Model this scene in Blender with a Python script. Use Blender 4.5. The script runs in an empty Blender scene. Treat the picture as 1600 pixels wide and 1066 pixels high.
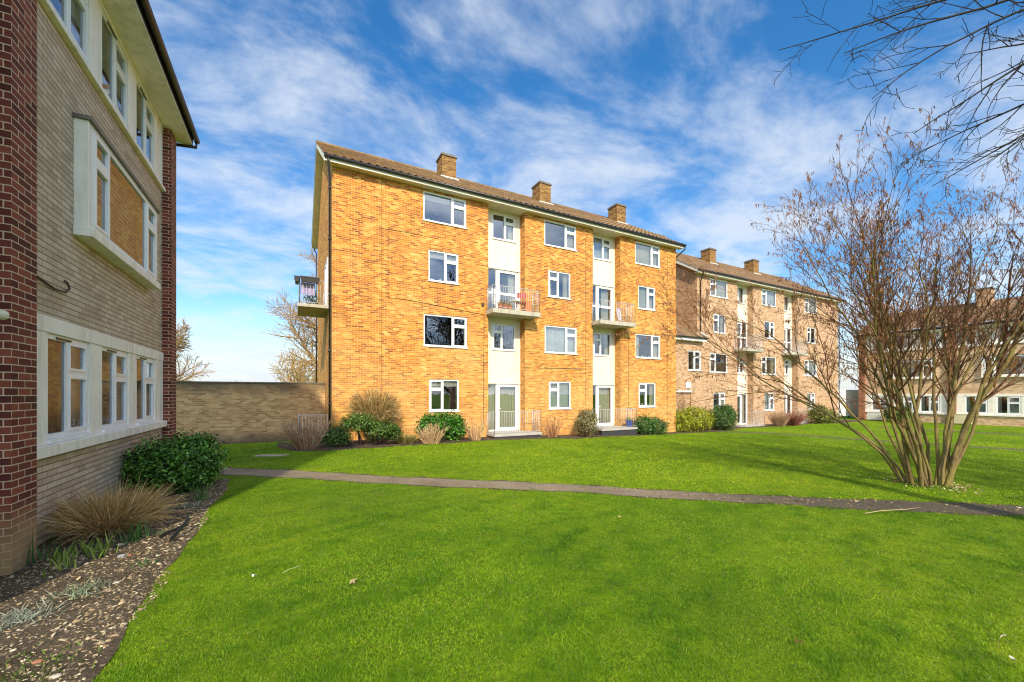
import bpy, math, random
import numpy as np
from mathutils import Vector, Matrix, Quaternion
C = bpy.context.scene.collection
R = math.radians
rnd = random.Random(7)
rng = np.random.default_rng(7)
YAW = R(28.3); cY, sY = math.cos(YAW), math.sin(YAW)

def ground_z(X, Y=0.0):
    t = 0.027 * min(max(X, 0.0), 22.0)
    # a soil dip along the foot of the boundary wall
    a = min(max((Y - 16.9) / 3.0, 0), 1) * min(max((1.6 - X) / 1.2, 0), 1)
    return -1.75 - t - 0.28 * a * a * (3 - 2 * a)
def cam_xy(r, f):                       # metres to the right of / ahead of the viewpoint -> world
    return (r * cY + f * sY, -r * sY + f * cY)

# ------------------------------------------------------------------ materials
def new_mat(name):
    m = bpy.data.materials.new(name); m.use_nodes = True
    nt = m.node_tree
    return m, nt, nt.nodes['Principled BSDF']
def nd(nt, kind, ins=None, **kw):
    n = nt.nodes.new(kind)
    for k, v in kw.items(): setattr(n, k, v)
    if ins:
        for k, v in ins.items():
            s = n.inputs[k]
            if isinstance(v, bpy.types.NodeSocket): nt.links.new(v, s)
            else: s.default_value = v
    return n
def mth(nt, op, a, b=None, c=None):
    ins = {0: a}
    if b is not None: ins[1] = b
    if c is not None: ins[2] = c
    return nd(nt, 'ShaderNodeMath', ins, operation=op).outputs[0]
def ramp(nt, fac, stops, interp='LINEAR'):
    n = nd(nt, 'ShaderNodeValToRGB', {0: fac}); cr = n.color_ramp; cr.interpolation = interp
    while len(cr.elements) < len(stops): cr.elements.new(0.5)
    for e, (p, c) in zip(cr.elements, stops): e.position = p; e.color = (*c, 1)
    return n.outputs[0]
def mixc(nt, f, a, b, mode='MIX'):
    n = nd(nt, 'ShaderNodeMix', data_type='RGBA', blend_type=mode)
    for s, v in ((n.inputs[0], f), (n.inputs[6], a), (n.inputs[7], b)):
        if isinstance(v, bpy.types.NodeSocket): nt.links.new(v, s)
        else: s.default_value = (*v, 1) if isinstance(v, tuple) and len(v) == 3 else v
    return n.outputs[2]
def noise(nt, vec, scale, detail=4, rough=.55, dist=0):
    n = nd(nt, 'ShaderNodeTexNoise', {'Scale': scale, 'Detail': detail, 'Roughness': rough, 'Distortion': dist})
    if vec is not None: nt.links.new(vec, n.inputs['Vector'])
    return n.outputs[0]
def objco(nt): return nd(nt, 'ShaderNodeTexCoord').outputs['Object']
def set_bump(nt, b, h, strength, dist=.01):
    n = nd(nt, 'ShaderNodeBump', {'Strength': strength, 'Distance': dist, 'Height': h})
    nt.links.new(n.outputs[0], b.inputs['Normal'])

def plain(name, col, rough=.6, var=.12, scale=3.0, spec=.5, metal=0, bump=0, dirt=None):
    m, nt, b = new_mat(name)
    co = objco(nt)
    v = noise(nt, co, scale, 5, .65)
    lo = tuple(c * (1 - var) for c in col); hi = tuple(min(1, c * (1 + var)) for c in col)
    c = ramp(nt, v, [(.3, lo), (.7, hi)])
    if dirt:
        mp = nd(nt, 'ShaderNodeMapping', {'Vector': co}); mp.inputs['Scale'].default_value = (6, 6, .7)
        d = noise(nt, mp.outputs[0], 1.0, 6, .7)
        c = mixc(nt, ramp(nt, d, [(.48, (0, 0, 0)), (.75, (.6, .6, .6))]), c, dirt)
    nt.links.new(c, b.inputs['Base Color'])
    b.inputs['Roughness'].default_value = rough; b.inputs['Metallic'].default_value = metal
    b.inputs['Specular IOR Level'].default_value = spec
    if bump: set_bump(nt, b, noise(nt, co, 60, 4), bump, .004)
    return m

def brick(name, stops, mortar, bw=.225, bh=.075, mw=.011, spread=.75, patch=.45, stain=None, stain_z=None, pale_tint=None, head=1.0):
    m, nt, b = new_mat(name)
    uv = nd(nt, 'ShaderNodeUVMap').outputs[0]
    sp = nd(nt, 'ShaderNodeSeparateXYZ', {0: uv}); u, v = sp.outputs[0], sp.outputs[1]
    vr = mth(nt, 'DIVIDE', v, bh); row = mth(nt, 'FLOOR', vr)
    uu = mth(nt, 'MULTIPLY_ADD', row, .5, mth(nt, 'DIVIDE', u, bw)); col = mth(nt, 'FLOOR', uu)
    fu = mth(nt, 'MULTIPLY', mth(nt, 'FRACT', uu), bw); fv = mth(nt, 'MULTIPLY', mth(nt, 'FRACT', vr), bh)
    jit = noise(nt, uv, 25, 2)
    mwj = mth(nt, 'MULTIPLY_ADD', jit, mw * .8, mw * .6)
    mask = mth(nt, 'MULTIPLY', mth(nt, 'GREATER_THAN', fu, mth(nt, 'MULTIPLY', mwj, head)), mth(nt, 'GREATER_THAN', fv, mwj))
    idv = nd(nt, 'ShaderNodeCombineXYZ', {0: col, 1: row}).outputs[0]
    wn = nd(nt, 'ShaderNodeTexWhiteNoise', {0: idv}, noise_dimensions='2D').outputs[0]
    big = noise(nt, uv, .55, 5, .6)
    val = mth(nt, 'ADD', mth(nt, 'MULTIPLY', wn, spread), mth(nt, 'MULTIPLY_ADD', big, patch, -.5 * patch + .5 * (1 - spread)))
    c = ramp(nt, val, stops)
    fine = noise(nt, uv, 45, 4, .7)
    c = mixc(nt, .35, c, ramp(nt, fine, [(.3, (.35, .35, .35)), (.7, (1, 1, 1))]), 'MULTIPLY')
    c = mixc(nt, mask, mortar, c)
    if stain:
        mp = nd(nt, 'ShaderNodeMapping', {'Vector': uv}); mp.inputs['Scale'].default_value = (1.0, .45, 1)
        s = noise(nt, mp.outputs[0], 1.3, 7, .7)
        c = mixc(nt, ramp(nt, s, [(.5, (0, 0, 0)), (.72, (.55, .55, .55))]), c, stain)
    if pale_tint:                                       # paler tint mixed in by patches, stronger in the lower courses
        lev = nd(nt, 'ShaderNodeMapRange', {0: v, 1: 8.5, 2: 0.5, 3: -.12, 4: .16}).outputs[0]
        bn = mth(nt, 'ADD', noise(nt, uv, .42, 6, .65), lev)
        c = mixc(nt, ramp(nt, bn, [(.46, (0, 0, 0)), (.76, (.42, .42, .42))]), c, pale_tint)
        mp = nd(nt, 'ShaderNodeMapping', {'Vector': uv}); mp.inputs['Scale'].default_value = (2.2, .16, 1)
        c = mixc(nt, ramp(nt, noise(nt, mp.outputs[0], 1.0, 6, .7), [(.55, (0, 0, 0)), (.75, (.4, .4, .4))]), c, stain)
    if stain_z:                                     # weathering along the top and the foot of a wall
        (zt, zb, dark) = stain_z
        wob = mth(nt, 'MULTIPLY_ADD', noise(nt, uv, 1.6, 5), .7, -.35)
        vv = mth(nt, 'ADD', v, wob)
        t = nd(nt, 'ShaderNodeMapRange', {0: vv, 1: zt - .45, 2: zt + .1}).outputs[0]
        o = nd(nt, 'ShaderNodeMapRange', {0: vv, 1: zb + .35, 2: zb - .1}).outputs[0]
        c = mixc(nt, mth(nt, 'MULTIPLY', mth(nt, 'MAXIMUM', t, o), .75), c, dark)
    nt.links.new(c, b.inputs['Base Color'])
    b.inputs['Roughness'].default_value = .85; b.inputs['Specular IOR Level'].default_value = .25
    set_bump(nt, b, mth(nt, 'ADD', mask, mth(nt, 'MULTIPLY', fine, .35)), .55, .008)
    return m

M = {}
M['brick_gold'] = brick('golden_brick', [(0, (.20, .050, .011)), (.2, (.41, .115, .014)), (.42, (.58, .19, .018)), (.68, (.66, .265, .028)), (.9, (.74, .42, .085)), (1, (.80, .60, .24))], (.60, .43, .20), mw=.013, spread=.8, patch=.45, stain=(.36, .16, .035), pale_tint=(.72, .46, .17))
M['brick_chimney'] = brick('weathered_chimney_brick', [(0, (.10, .045, .018)), (.4, (.24, .115, .035)), (.75, (.35, .19, .055)), (1, (.46, .29, .10))], (.28, .19, .09), stain=(.16, .11, .04))
M['brick_buff'] = brick('buff_brick', [(0, (.27, .13, .07)), (.3, (.47, .255, .13)), (.6, (.58, .35, .20)), (1, (.66, .46, .30))], (.54, .44, .31), stain=(.42, .27, .15))
M['brick_grey'] = brick('grey_buff_brick', [(0, (.38, .28, .19)), (.3, (.56, .435, .31)), (.65, (.66, .535, .40)), (1, (.76, .65, .51))], (.20, .15, .10), mw=.013, stain=(.34, .26, .17), spread=.6, patch=.6, head=.45)
M['brick_red'] = brick('dark_red_brick', [(0, (.065, .022, .02)), (.3, (.14, .036, .026)), (.65, (.22, .058, .038)), (1, (.32, .09, .052))], (.60, .45, .31), mw=.010, spread=.8, patch=.3, stain_z=(99, .35, (.36, .26, .12)))
M['brick_wall'] = brick('boundary_brick', [(0, (.33, .18, .075)), (.35, (.57, .345, .155)), (.7, (.71, .46, .22)), (1, (.80, .59, .32))], (.68, .50, .26), stain=(.38, .27, .14), stain_z=(2.1, .0, (.10, .088, .06)))
M['white'] = plain('white_frame', (.80, .81, .82), .35, .05, 5)
M['cream'] = plain('cream_render', (.76, .665, .555), .8, .07, 1.2, bump=.15, dirt=(.58, .53, .40))
M['cream_trim'] = plain('cream_paint', (.84, .81, .74), .6, .08, 2.0, bump=.1, dirt=(.42, .38, .27))
M['soffit'] = plain('soffit_board', (.66, .60, .44), .7, .1, 2.0, dirt=(.36, .29, .18))
M['fascia'] = plain('fascia_board', (.70, .66, .55), .6, .1, 2.0)
M['black'] = plain('black_plastic', (.018, .017, .018), .4, .3, 4)
M['downpipe'] = plain('brown_black_plastic', (.022, .018, .018), .4, .3, 4)
M['concrete'] = plain('concrete', (.44, .41, .33), .9, .15, 3, bump=.3, dirt=(.25, .22, .16))
M['slab_top'] = plain('paving_concrete', (.40, .38, .34), .9, .15, 3, bump=.3)
M['slab_dark'] = plain('dark_painted_concrete', (.035, .035, .036), .7, .3, 3)
M['rail'] = plain('galvanised_rail', (.47, .47, .46), .45, .1, 6)
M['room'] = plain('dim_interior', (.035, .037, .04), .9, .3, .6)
M['curtain'] = plain('cream_curtain', (.66, .62, .48), .9, .08, 3)
M['net'] = plain('net_curtain', (.62, .66, .66), .9, .1, 9)
M['blind'] = plain('pale_blind', (.72, .69, .58), .8, .05, 3)
M['dark_curtain'] = plain('dark_curtain', (.09, .05, .045), .9, .3, 3)
M['lead'] = plain('grey_lead', (.16, .14, .12), .6, .25, 6)
M['flash'] = plain('pale_mortar_flashing', (.68, .65, .58), .8, .15, 6)
M['cable'] = plain('dark_cable', (.05, .035, .03), .6, .3, 6)

def glass(name):
    m, nt, b = new_mat(name)
    nt.nodes.remove(b)
    co = objco(nt)
    fr = nd(nt, 'ShaderNodeFresnel', {'IOR': 1.5}).outputs[0]
    fac = mth(nt, 'MINIMUM', mth(nt, 'MULTIPLY_ADD', fr, 1.05, .18), 1.0)
    tr = nd(nt, 'ShaderNodeBsdfTransparent', {0: (.80, .84, .84, 1)})
    bp = nd(nt, 'ShaderNodeBump', {'Strength': .05, 'Distance': .02, 'Height': noise(nt, co, 1.6, 2)})
    gl = nd(nt, 'ShaderNodeBsdfGlossy', {'Roughness': .015, 'Color': (.78, .82, .88, 1), 'Normal': bp.outputs[0]})
    mx = nd(nt, 'ShaderNodeMixShader', {0: fac, 1: tr.outputs[0], 2: gl.outputs[0]})
    nt.links.new(mx.outputs[0], nt.nodes['Material Output'].inputs[0])
    return m
M['glass'] = glass('window_glass')

def tile_mat(name, base, moss):
    m, nt, b = new_mat(name)
    uv = nd(nt, 'ShaderNodeUVMap').outputs[0]
    sp = nd(nt, 'ShaderNodeSeparateXYZ', {0: uv})
    a = mth(nt, 'FLOOR', mth(nt, 'DIVIDE', sp.outputs[0], .30)); r = mth(nt, 'FLOOR', mth(nt, 'DIVIDE', sp.outputs[1], .34))
    wn = nd(nt, 'ShaderNodeTexWhiteNoise', {0: nd(nt, 'ShaderNodeCombineXYZ', {0: a, 1: r}).outputs[0]}, noise_dimensions='2D').outputs[0]
    c = ramp(nt, wn, [(0, tuple(x * .72 for x in base)), (.6, base), (1, tuple(x * 1.35 for x in base))])
    n1 = noise(nt, uv, .5, 6, .65)
    c = mixc(nt, ramp(nt, n1, [(.42, (0, 0, 0)), (.68, (.75, .75, .75))]), c, moss)
    n2 = noise(nt, uv, 9, 5, .7)
    c = mixc(nt, .5, c, ramp(nt, n2, [(.3, (.5, .5, .5)), (.7, (1, 1, 1))]), 'MULTIPLY')
    nt.links.new(c, b.inputs['Base Color']); b.inputs['Roughness'].default_value = .85
    set_bump(nt, b, n2, .4, .01)
    return m
M['tile'] = tile_mat('brown_roof_tile', (.225, .130, .066), (.27, .185, .06))
M['tile_far'] = tile_mat('plain_brown_roof_tile', (.235, .135, .07), (.23, .15, .07))

def attr_mat(name, rough=.6, spec=.3, trans=0.0, sheen=0):
    m, nt, b = new_mat(name)
    a = nd(nt, 'ShaderNodeAttribute', attribute_name='tint')
    nt.links.new(a.outputs['Color'], b.inputs['Base Color'])
    b.inputs['Roughness'].default_value = rough; b.inputs['Specular IOR Level'].default_value = spec
    if trans:
        t = nd(nt, 'ShaderNodeBsdfTranslucent', {0: a.outputs['Color']})
        mx = nd(nt, 'ShaderNodeMixShader', {0: trans, 1: b.outputs[0], 2: t.outputs[0]})
        nt.links.new(mx.outputs[0], nt.nodes['Material Output'].inputs[0])
    return m
M['blade'] = attr_mat('grass_blade', .55, .3, .35)
M['leaf'] = attr_mat('glossy_leaf', .42, .4, .2)
M['stem'] = attr_mat('dry_stem', .8, .2, 0)
M['chips'] = attr_mat('bark_and_flint', .85, .2, 0)

def bark(name, c0, c1, moss=None):
    m, nt, b = new_mat(name)
    co = objco(nt)
    mp = nd(nt, 'ShaderNodeMapping', {'Vector': co}); mp.inputs['Scale'].default_value = (1, 1, .3)
    n = noise(nt, mp.outputs[0], 22, 6, .7)
    c = ramp(nt, n, [(.3, c0), (.7, c1)])
    if moss:
        c = mixc(nt, ramp(nt, noise(nt, co, 2.2, 5, .65), [(.4, (0, 0, 0)), (.62, (.85, .85, .85))]), c, moss)
    nt.links.new(c, b.inputs['Base Color']); b.inputs['Roughness'].default_value = .85; b.inputs['Specular IOR Level'].default_value = .15
    set_bump(nt, b, n, .9, .02)
    return m
M['bark_hazel'] = bark('hazel_bark', (.07, .045, .022), (.30, .215, .10), (.24, .20, .055))
M['twig_hazel'] = bark('hazel_twig', (.085, .034, .024), (.19, .085, .05), (.18, .11, .04))
M['bark_dark'] = bark('dark_bark', (.022, .019, .018), (.05, .042, .036))
M['bark_tan'] = bark('tan_bark', (.24, .145, .07), (.44, .29, .15))  # plain tan bark colour
M['catkin'] = attr_mat('catkin', .8, .2, .2)

# ------------------------------------------------------------------ mesh helpers
class MB:
    def __init__(s, mirror=None): s.v = []; s.f = []; s.m = mirror
    def vert(s, p):
        p = tuple(p)
        if s.m is not None: p = (s.m - p[0], p[1], p[2])
        s.v.append(p); return len(s.v) - 1
    def face(s, pts):
        i = [s.vert(p) for p in pts]
        s.f.append(i[::-1] if s.m is not None else i)
    def quad(s, a, b, c, d): s.face((a, b, c, d))
    def box(s, x0, x1, y0, y1, z0, z1):
        P = [(x0, y0, z0), (x1, y0, z0), (x1, y1, z0), (x0, y1, z0), (x0, y0, z1), (x1, y0, z1), (x1, y1, z1), (x0, y1, z1)]
        b = [s.vert(p) for p in P]
        for q in ((0, 3, 2, 1), (4, 5, 6, 7), (0, 1, 5, 4), (1, 2, 6, 5), (2, 3, 7, 6), (3, 0, 4, 7)):
            q = [b[k] for k in q]
            s.f.append(q[::-1] if s.m is not None else q)
    def tube(s, pts, rad, sides=6, cap=True):
        pts = [Vector(p) for p in pts]; n = len(pts)
        if not hasattr(rad, '__len__'): rad = [rad] * n
        prev = None; rings = []
        for i, p in enumerate(pts):
            d = (pts[min(i + 1, n - 1)] - pts[max(i - 1, 0)])
            if d.length < 1e-9: d = Vector((0, 0, 1))
            d.normalize()
            if prev is None:
                a = Vector((0, 0, 1)) if abs(d.z) < .9 else Vector((1, 0, 0))
                prev = d.cross(a).normalized()
            x = prev - d * prev.dot(d)
            if x.length < 1e-6: x = d.orthogonal()
            x.normalize(); prev = x; y = d.cross(x)
            rings.append([s.vert(p + (x * math.cos(t) + y * math.sin(t)) * rad[i]) for t in [2 * math.pi * k / sides for k in range(sides)]])
        for a, b in zip(rings, rings[1:]):
            for k in range(sides):
                q = (a[k], a[(k + 1) % sides], b[(k + 1) % sides], b[k])
                s.f.append(q[::-1] if s.m is not None else q)
        if cap and sides > 2:
            s.f.append(rings[0][::-1]); s.f.append(rings[-1])
    def build(s, name, mat, parent=None, smooth=False, uv=True, bevel=0):
        me = bpy.data.meshes.new(name); me.from_pydata(s.v, [], s.f); me.update()
        if uv:
            ul = me.uv_layers.new(name='UVMap')
            for p in me.polygons:
                n = p.normal; ax = max(range(3), key=lambda k: abs(n[k]))
                for li in p.loop_indices:
                    c = me.vertices[me.loops[li].vertex_index].co
                    ul.data[li].uv = (c.y + .08, c.z) if ax == 0 else ((c.x, c.z) if ax == 1 else (c.x, c.y))
        if smooth:
            me.polygons.foreach_set('use_smooth', [True] * len(me.polygons))
        return link(name, me, mat, parent, bevel)
def link(name, me, mat, parent=None, bevel=0):
    o = bpy.data.objects.new(name, me); C.objects.link(o)
    if mat: me.materials.append(M[mat] if isinstance(mat, str) else mat)
    if parent: o.parent = parent
    if bevel:
        md = o.modifiers.new('bevel', 'BEVEL'); md.width = bevel; md.segments = 2; md.limit_method = 'ANGLE'
    return o
def empty(name, loc, label, cat, group=None, rz=0):
    o = bpy.data.objects.new(name, None); C.objects.link(o); o.location = loc; o.rotation_euler = (0, 0, rz)
    return tag(o, label, cat, group)
def tag(o, label, cat, group=None, kind=None):
    o['label'] = label; o['category'] = cat
    if group: o['group'] = group
    if kind: o['kind'] = kind
    return o
def np_mesh(name, V, F, mat, parent=None, tint=None, smooth=False):
    """V (n,3) array, F (m,k) array of same-size faces, tint (n,3) per-vertex colour"""
    me = bpy.data.meshes.new(name)
    n, (mf, k) = len(V), F.shape
    me.vertices.add(n); me.vertices.foreach_set('co', np.asarray(V, np.float32).ravel())
    me.loops.add(mf * k); me.loops.foreach_set('vertex_index', np.asarray(F, np.int32).ravel())
    me.polygons.add(mf); me.polygons.foreach_set('loop_start', np.arange(0, mf * k, k, dtype=np.int32))
    if smooth: me.polygons.foreach_set('use_smooth', np.ones(mf, bool))
    me.update(calc_edges=True)
    if tint is not None:
        a = me.color_attributes.new('tint', 'FLOAT_COLOR', 'POINT')
        a.data.foreach_set('color', np.hstack([tint, np.ones((n, 1))]).astype(np.float32).ravel())
    return link(name, me, mat, parent)

def blades(base, direc, length, width, droop, cols, segs=3, tipfrac=.1):
    """arching blades as strips; base (n,3), direc (n,3) start direction, droop = sag per unit length squared"""
    n = len(base)
    direc = direc / np.linalg.norm(direc, axis=1, keepdims=True)
    side = np.cross(direc, rng.normal(size=(n, 3))); side /= np.linalg.norm(side, axis=1, keepdims=True) + 1e-9
    rows = []
    for i in range(segs + 1):
        t = i / segs
        p = base + direc * (length * t)[:, None]
        p[:, 2] -= droop * length * t * t
        w = width * (1 - (1 - tipfrac) * t ** 1.5) * .5
        rows += [p - side * w[:, None], p + side * w[:, None]]
    V = np.stack(rows, 1).reshape(-1, 3)
    k = 2 * (segs + 1); off = (np.arange(n) * k)[:, None]
    F = np.concatenate([off + np.array([[2 * i, 2 * i + 1, 2 * i + 3, 2 * i + 2]]) for i in range(segs)], 0)
    T = np.repeat(cols, k, 0)
    return V, F, T
def leaf_quads(P, N, size, aspect, cols):
    """one pointed leaf (a kite, folded a little) at each P with normal about N"""
    n = len(P)
    N = N / (np.linalg.norm(N, axis=1, keepdims=True) + 1e-9)
    a = np.cross(N, rng.normal(size=(n, 3))); a /= np.linalg.norm(a, axis=1, keepdims=True) + 1e-9
    b = np.cross(N, a)
    L = size[:, None]; Wd = (size * aspect)[:, None]
    V = np.stack([P, P + a * L * .5 + b * Wd * .5 + N * Wd * .15, P + a * L - N * L * .12, P + a * L * .5 - b * Wd * .5 + N * Wd * .15], 1).reshape(-1, 3)
    F = (np.arange(n) * 4)[:, None] + np.array([[0, 1, 2, 3]])
    return V, F, np.repeat(cols, 4, 0)
def pick(cols, n, jitter=.18):
    c = np.array(cols)[rng.integers(0, len(cols), n)]
    return np.clip(c * (1 + jitter * rng.normal(size=(n, 1))), .004, 1)
def join(parts):
    V, F, T = [], [], []; o = 0
    for v, f, t in parts: V.append(v); F.append(f + o); T.append(t); o += len(v)
    return np.concatenate(V), np.concatenate(F), np.concatenate(T)

# ------------------------------------------------------------------ windows, doors, railings
def frame_bars(mb, u0, u1, z0, z1, y, d, w):
    mb.box(u0, u1, y, y + d, z0, z0 + w); mb.box(u0, u1, y, y + d, z1 - w, z1)
    mb.box(u0, u0 + w, y, y + d, z0 + w, z1 - w); mb.box(u1 - w, u1, y, y + d, z0 + w, z1 - w)
def curtain_mesh(mb, u0, u1, z0, z1, y, amp=.03, wave=.16):
    n = max(4, int((u1 - u0) / .035)); ph = rnd.random() * 6
    P = [(u0 + (u1 - u0) * i / n, y + amp * math.sin(ph + 2 * math.pi * (u1 - u0) * i / n / wave) + .01 * math.sin(i * 1.7)) for i in range(n + 1)]
    for (xa, ya), (xb, yb) in zip(P, P[1:]):
        mb.quad((xa, ya, z0), (xb, yb, z0), (xb, yb, z1), (xa, ya, z1))
def window(par, u0, u1, z0, z1, y, vent, frac, dress=(), mir=None, sill=True, name='window'):
    fr = MB(mir); w = .06
    frame_bars(fr, u0, u1, z0, z1, y + .03, .07, w)
    um = u1 - (u1 - u0) * frac if vent == 'R' else u0 + (u1 - u0) * frac
    fr.box(um - .035, um + .035, y + .028, y + .10, z0 + w, z1 - w)
    zt = z1 - (z1 - z0) * .31
    va, vb = (um + .035, u1 - w) if vent == 'R' else (u0 + w, um - .035)
    fr.box(va, vb, y + .028, y + .10, zt - .035, zt + .035)
    for a, b_, c_, d_ in ((va, vb, zt + .035, z1 - w), (va, vb, z0 + w, zt - .035)):   # opening sashes sit proud
        frame_bars(fr, a, b_, c_, d_, y + .015, .06, .035)
    if sill: fr.box(u0 - .03, u1 + .03, y - .045, y + .03, z0 - .035, z0 + .012)
    o = fr.build(name, 'white', par)
    g = MB(mir); g.quad((u0 + w * .5, y + .07, z0 + w * .5), (u1 - w * .5, y + .07, z0 + w * .5), (u1 - w * .5, y + .07, z1 - w * .5), (u0 + w * .5, y + .07, z1 - w * .5))
    g.build('pane', 'glass', o)
    W_ = u1 - u0
    for d in dress:
        c = MB(mir); mt = 'curtain'; nm = 'curtain'
        if d == 'full': curtain_mesh(c, u0 + .03, u1 - .03, z0 + .02, z1 - .02, y + .20)
        elif d == 'net': curtain_mesh(c, u0 + .03, u1 - .03, z0 + .02, z1 - .05, y + .2, .018, .1); mt = 'net'; nm = 'net_curtain'
        elif d == 'left': curtain_mesh(c, u0 + .03, u0 + W_ * .22, z0, z1, y + .2)
        elif d == 'right': curtain_mesh(c, u1 - W_ * .24, u1 - .03, z0, z1, y + .2)
        elif d == 'darkright': curtain_mesh(c, u1 - W_ * .3, u1 - .03, z0, z1, y + .2); mt = 'dark_curtain'
        elif d == 'blind': c.box(u0 + .05, u0 + W_ * .62 if frac < .4 and vent == 'R' else u1 - .05, y + .15, y + .17, z1 - .30, z1 - .04); mt = 'blind'; nm = 'blind'
        elif d == 'halfblind': c.box(u0 + .05, u1 - .05, y + .15, y + .17, z1 - .55, z1 - .04); mt = 'blind'; nm = 'blind'
        elif d == 'ornaments':
            for k in range(4):
                a = u0 + W_ * rnd.uniform(.1, .85); h = rnd.uniform(.06, .16)
                c = MB(mir); c.tube([(a, y + .17, z0 + .06), (a, y + .17, z0 + .06 + h * .5), (a, y + .17, z0 + .06 + h)], [.05, .06, .02], 7); c.build('ornament', 'white', o)
            continue
        c.build(nm, mt, o, smooth=nm == 'curtain')
    return o
def glazed_door(par, u0, u1, z0, z1, y, midrail, dress=(), mir=None, handle_side='L'):
    """fixed sidelight on the left, full-height glazed leaf on the right"""
    fr = MB(mir); w = .065; us = u0 + (u1 - u0) * .36
    frame_bars(fr, u0, u1, z0, z1, y + .03, .08, w)
    fr.box(us - .05, us + .05, y + .026, y + .11, z0 + w, z1 - w)
    frame_bars(fr, us + .05, u1 - w, z0 + w, z1 - w, y + .012, .08, .09)
    if midrail:
        zm = z0 + .95
        fr.box(u0 + w, us - .05, y + .028, y + .1, zm - .05, zm + .05); fr.box(us + .14, u1 - w - .09, y + .02, y + .085, zm - .06, zm + .06)
    o = fr.build('balcony_door', 'white', par)
    g = MB(mir); g.quad((u0 + .03, y + .07, z0 + .03), (u1 - .03, y + .07, z0 + .03), (u1 - .03, y + .07, z1 - .03), (u0 + .03, y + .07, z1 - .03)); g.build('pane', 'glass', o)
    h = MB(mir); h.box(us + .08, us + .11, y - .03, y + .012, z0 + .95, z0 + 1.12); h.box(us + .08, us + .2, y - .045, y - .025, z0 + 1.04, z0 + 1.07); h.build('handle', 'white', o)
    for d in dress:
        c = MB(mir)
        if d == 'full': curtain_mesh(c, us + .06, u1 - .08, z0 + .05, z1 - .04, y + .22)
        elif d == 'side': curtain_mesh(c, u0 + .05, us - .03, z0 + .05, z1 - .04, y + .22)
        elif d == 'right': curtain_mesh(c, us + (u1 - us) * .62, u1 - .1, z0 + .05, z1 - .04, y + .22)
        elif d == 'mid': curtain_mesh(c, us + (u1 - us) * .38, u1 - .16, z0 + .05, z1 - .04, y + .22)
        c.build('curtain', 'curtain', o, smooth=True)
    return o
def railing(par, pts, z0, h, mir=None, step=.118, mat='rail'):
    """handrail, bottom rail and upright bars along a polyline in plan"""
    mb = MB(mir)
    for (xa, ya), (xb, yb) in zip(pts, pts[1:]):
        L = math.hypot(xb - xa, yb - ya); n = max(1, round(L / step))
        mb.tube([(xa, ya, z0 + h), (xb, yb, z0 + h)], .014, 6)
        mb.tube([(xa, ya, z0 + .07), (xb, yb, z0 + .07)], .011, 5)
        for i in range(n + 1):
            t = i / n; r = .014 if i in (0, n) else .0075
            x, y = xa + (xb - xa) * t, ya + (yb - ya) * t
            mb.tube([(x, y, z0), (x, y, z0 + h)], r, 5)
    return mb.build('railing', mat, par, smooth=True)

def wall_holes(mb, u0, u1, z0, z1, y, holes, depth=.14):
    us = sorted({u0, u1, *[h for q in holes for h in q[:2]]}); zs = sorted({z0, z1, *[h for q in holes for h in q[2:4]]})
    for ua, ub in zip(us, us[1:]):
        for za, zb in zip(zs, zs[1:]):
            um, zm = (ua + ub) / 2, (za + zb) / 2
            if any(q[0] < um < q[1] and q[2] < zm < q[3] for q in holes): continue
            mb.quad((ua, y, za), (ub, y, za), (ub, y, zb), (ua, y, zb))
    for a, b, c, d in holes:
        e = y + depth
        mb.quad((a, y, c), (a, y, d), (a, e, d), (a, e, c)); mb.quad((b, y, d), (b, y, c), (b, e, c), (b, e, d))
        mb.quad((a, y, d), (b, y, d), (b, e, d), (a, e, d)); mb.quad((b, y, c), (a, y, c), (a, e, c), (b, e, c))

def tiled_slope(par, x0, x1, ya, za, yb, zb, mat, mir=None, period=.30, row=.34, amp=.024, name='roof'):
    """one roof slope of profiled tiles in real relief: eave (ya,za) up to ridge (yb,zb)"""
    nx = int((x1 - x0) / period) * 6; L = math.hypot(yb - ya, zb - za); nr = max(2, int(L / row))
    d = Vector((0, (yb - ya) / L, (zb - za) / L)); nrm = Vector((0, -d.z, d.y)) if yb > ya else Vector((0, d.z, -d.y))
    if nrm.z < 0: nrm = -nrm
    V = []; UV = []
    rows = []
    for r in range(nr):
        rows += [(r * L / nr, .028), ((r + 1) * L / nr - .002, .0)]
    for s_, lift in rows:
        for i in range(nx + 1):
            x = x0 + (x1 - x0) * i / nx
            t = (i / 6.0) % 1.0
            h = amp * max(0.0, math.sin(2 * math.pi * t)) + amp * .25 * math.sin(2 * math.pi * t)
            p = Vector((x, ya, za)) + d * s_ + nrm * (h + lift + .01 * math.sin(x * .9 + s_))
            V.append((p.x if mir is None else mir - p.x, p.y, p.z)); UV.append((x, s_))
    F = []; k = nx + 1
    for r in range(len(rows) - 1):
        for i in range(nx):
            q = (r * k + i, r * k + i + 1, (r + 1) * k + i + 1, (r + 1) * k + i)
            F.append(q if mir is None else q[::-1])
    me = bpy.data.meshes.new(name); me.from_pydata(V, [], F); me.update()
    ul = me.uv_layers.new(name='UVMap')
    for l in me.loops: ul.data[l.index].uv = UV[l.vertex_index]
    return link(name, me, mat, par)

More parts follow.
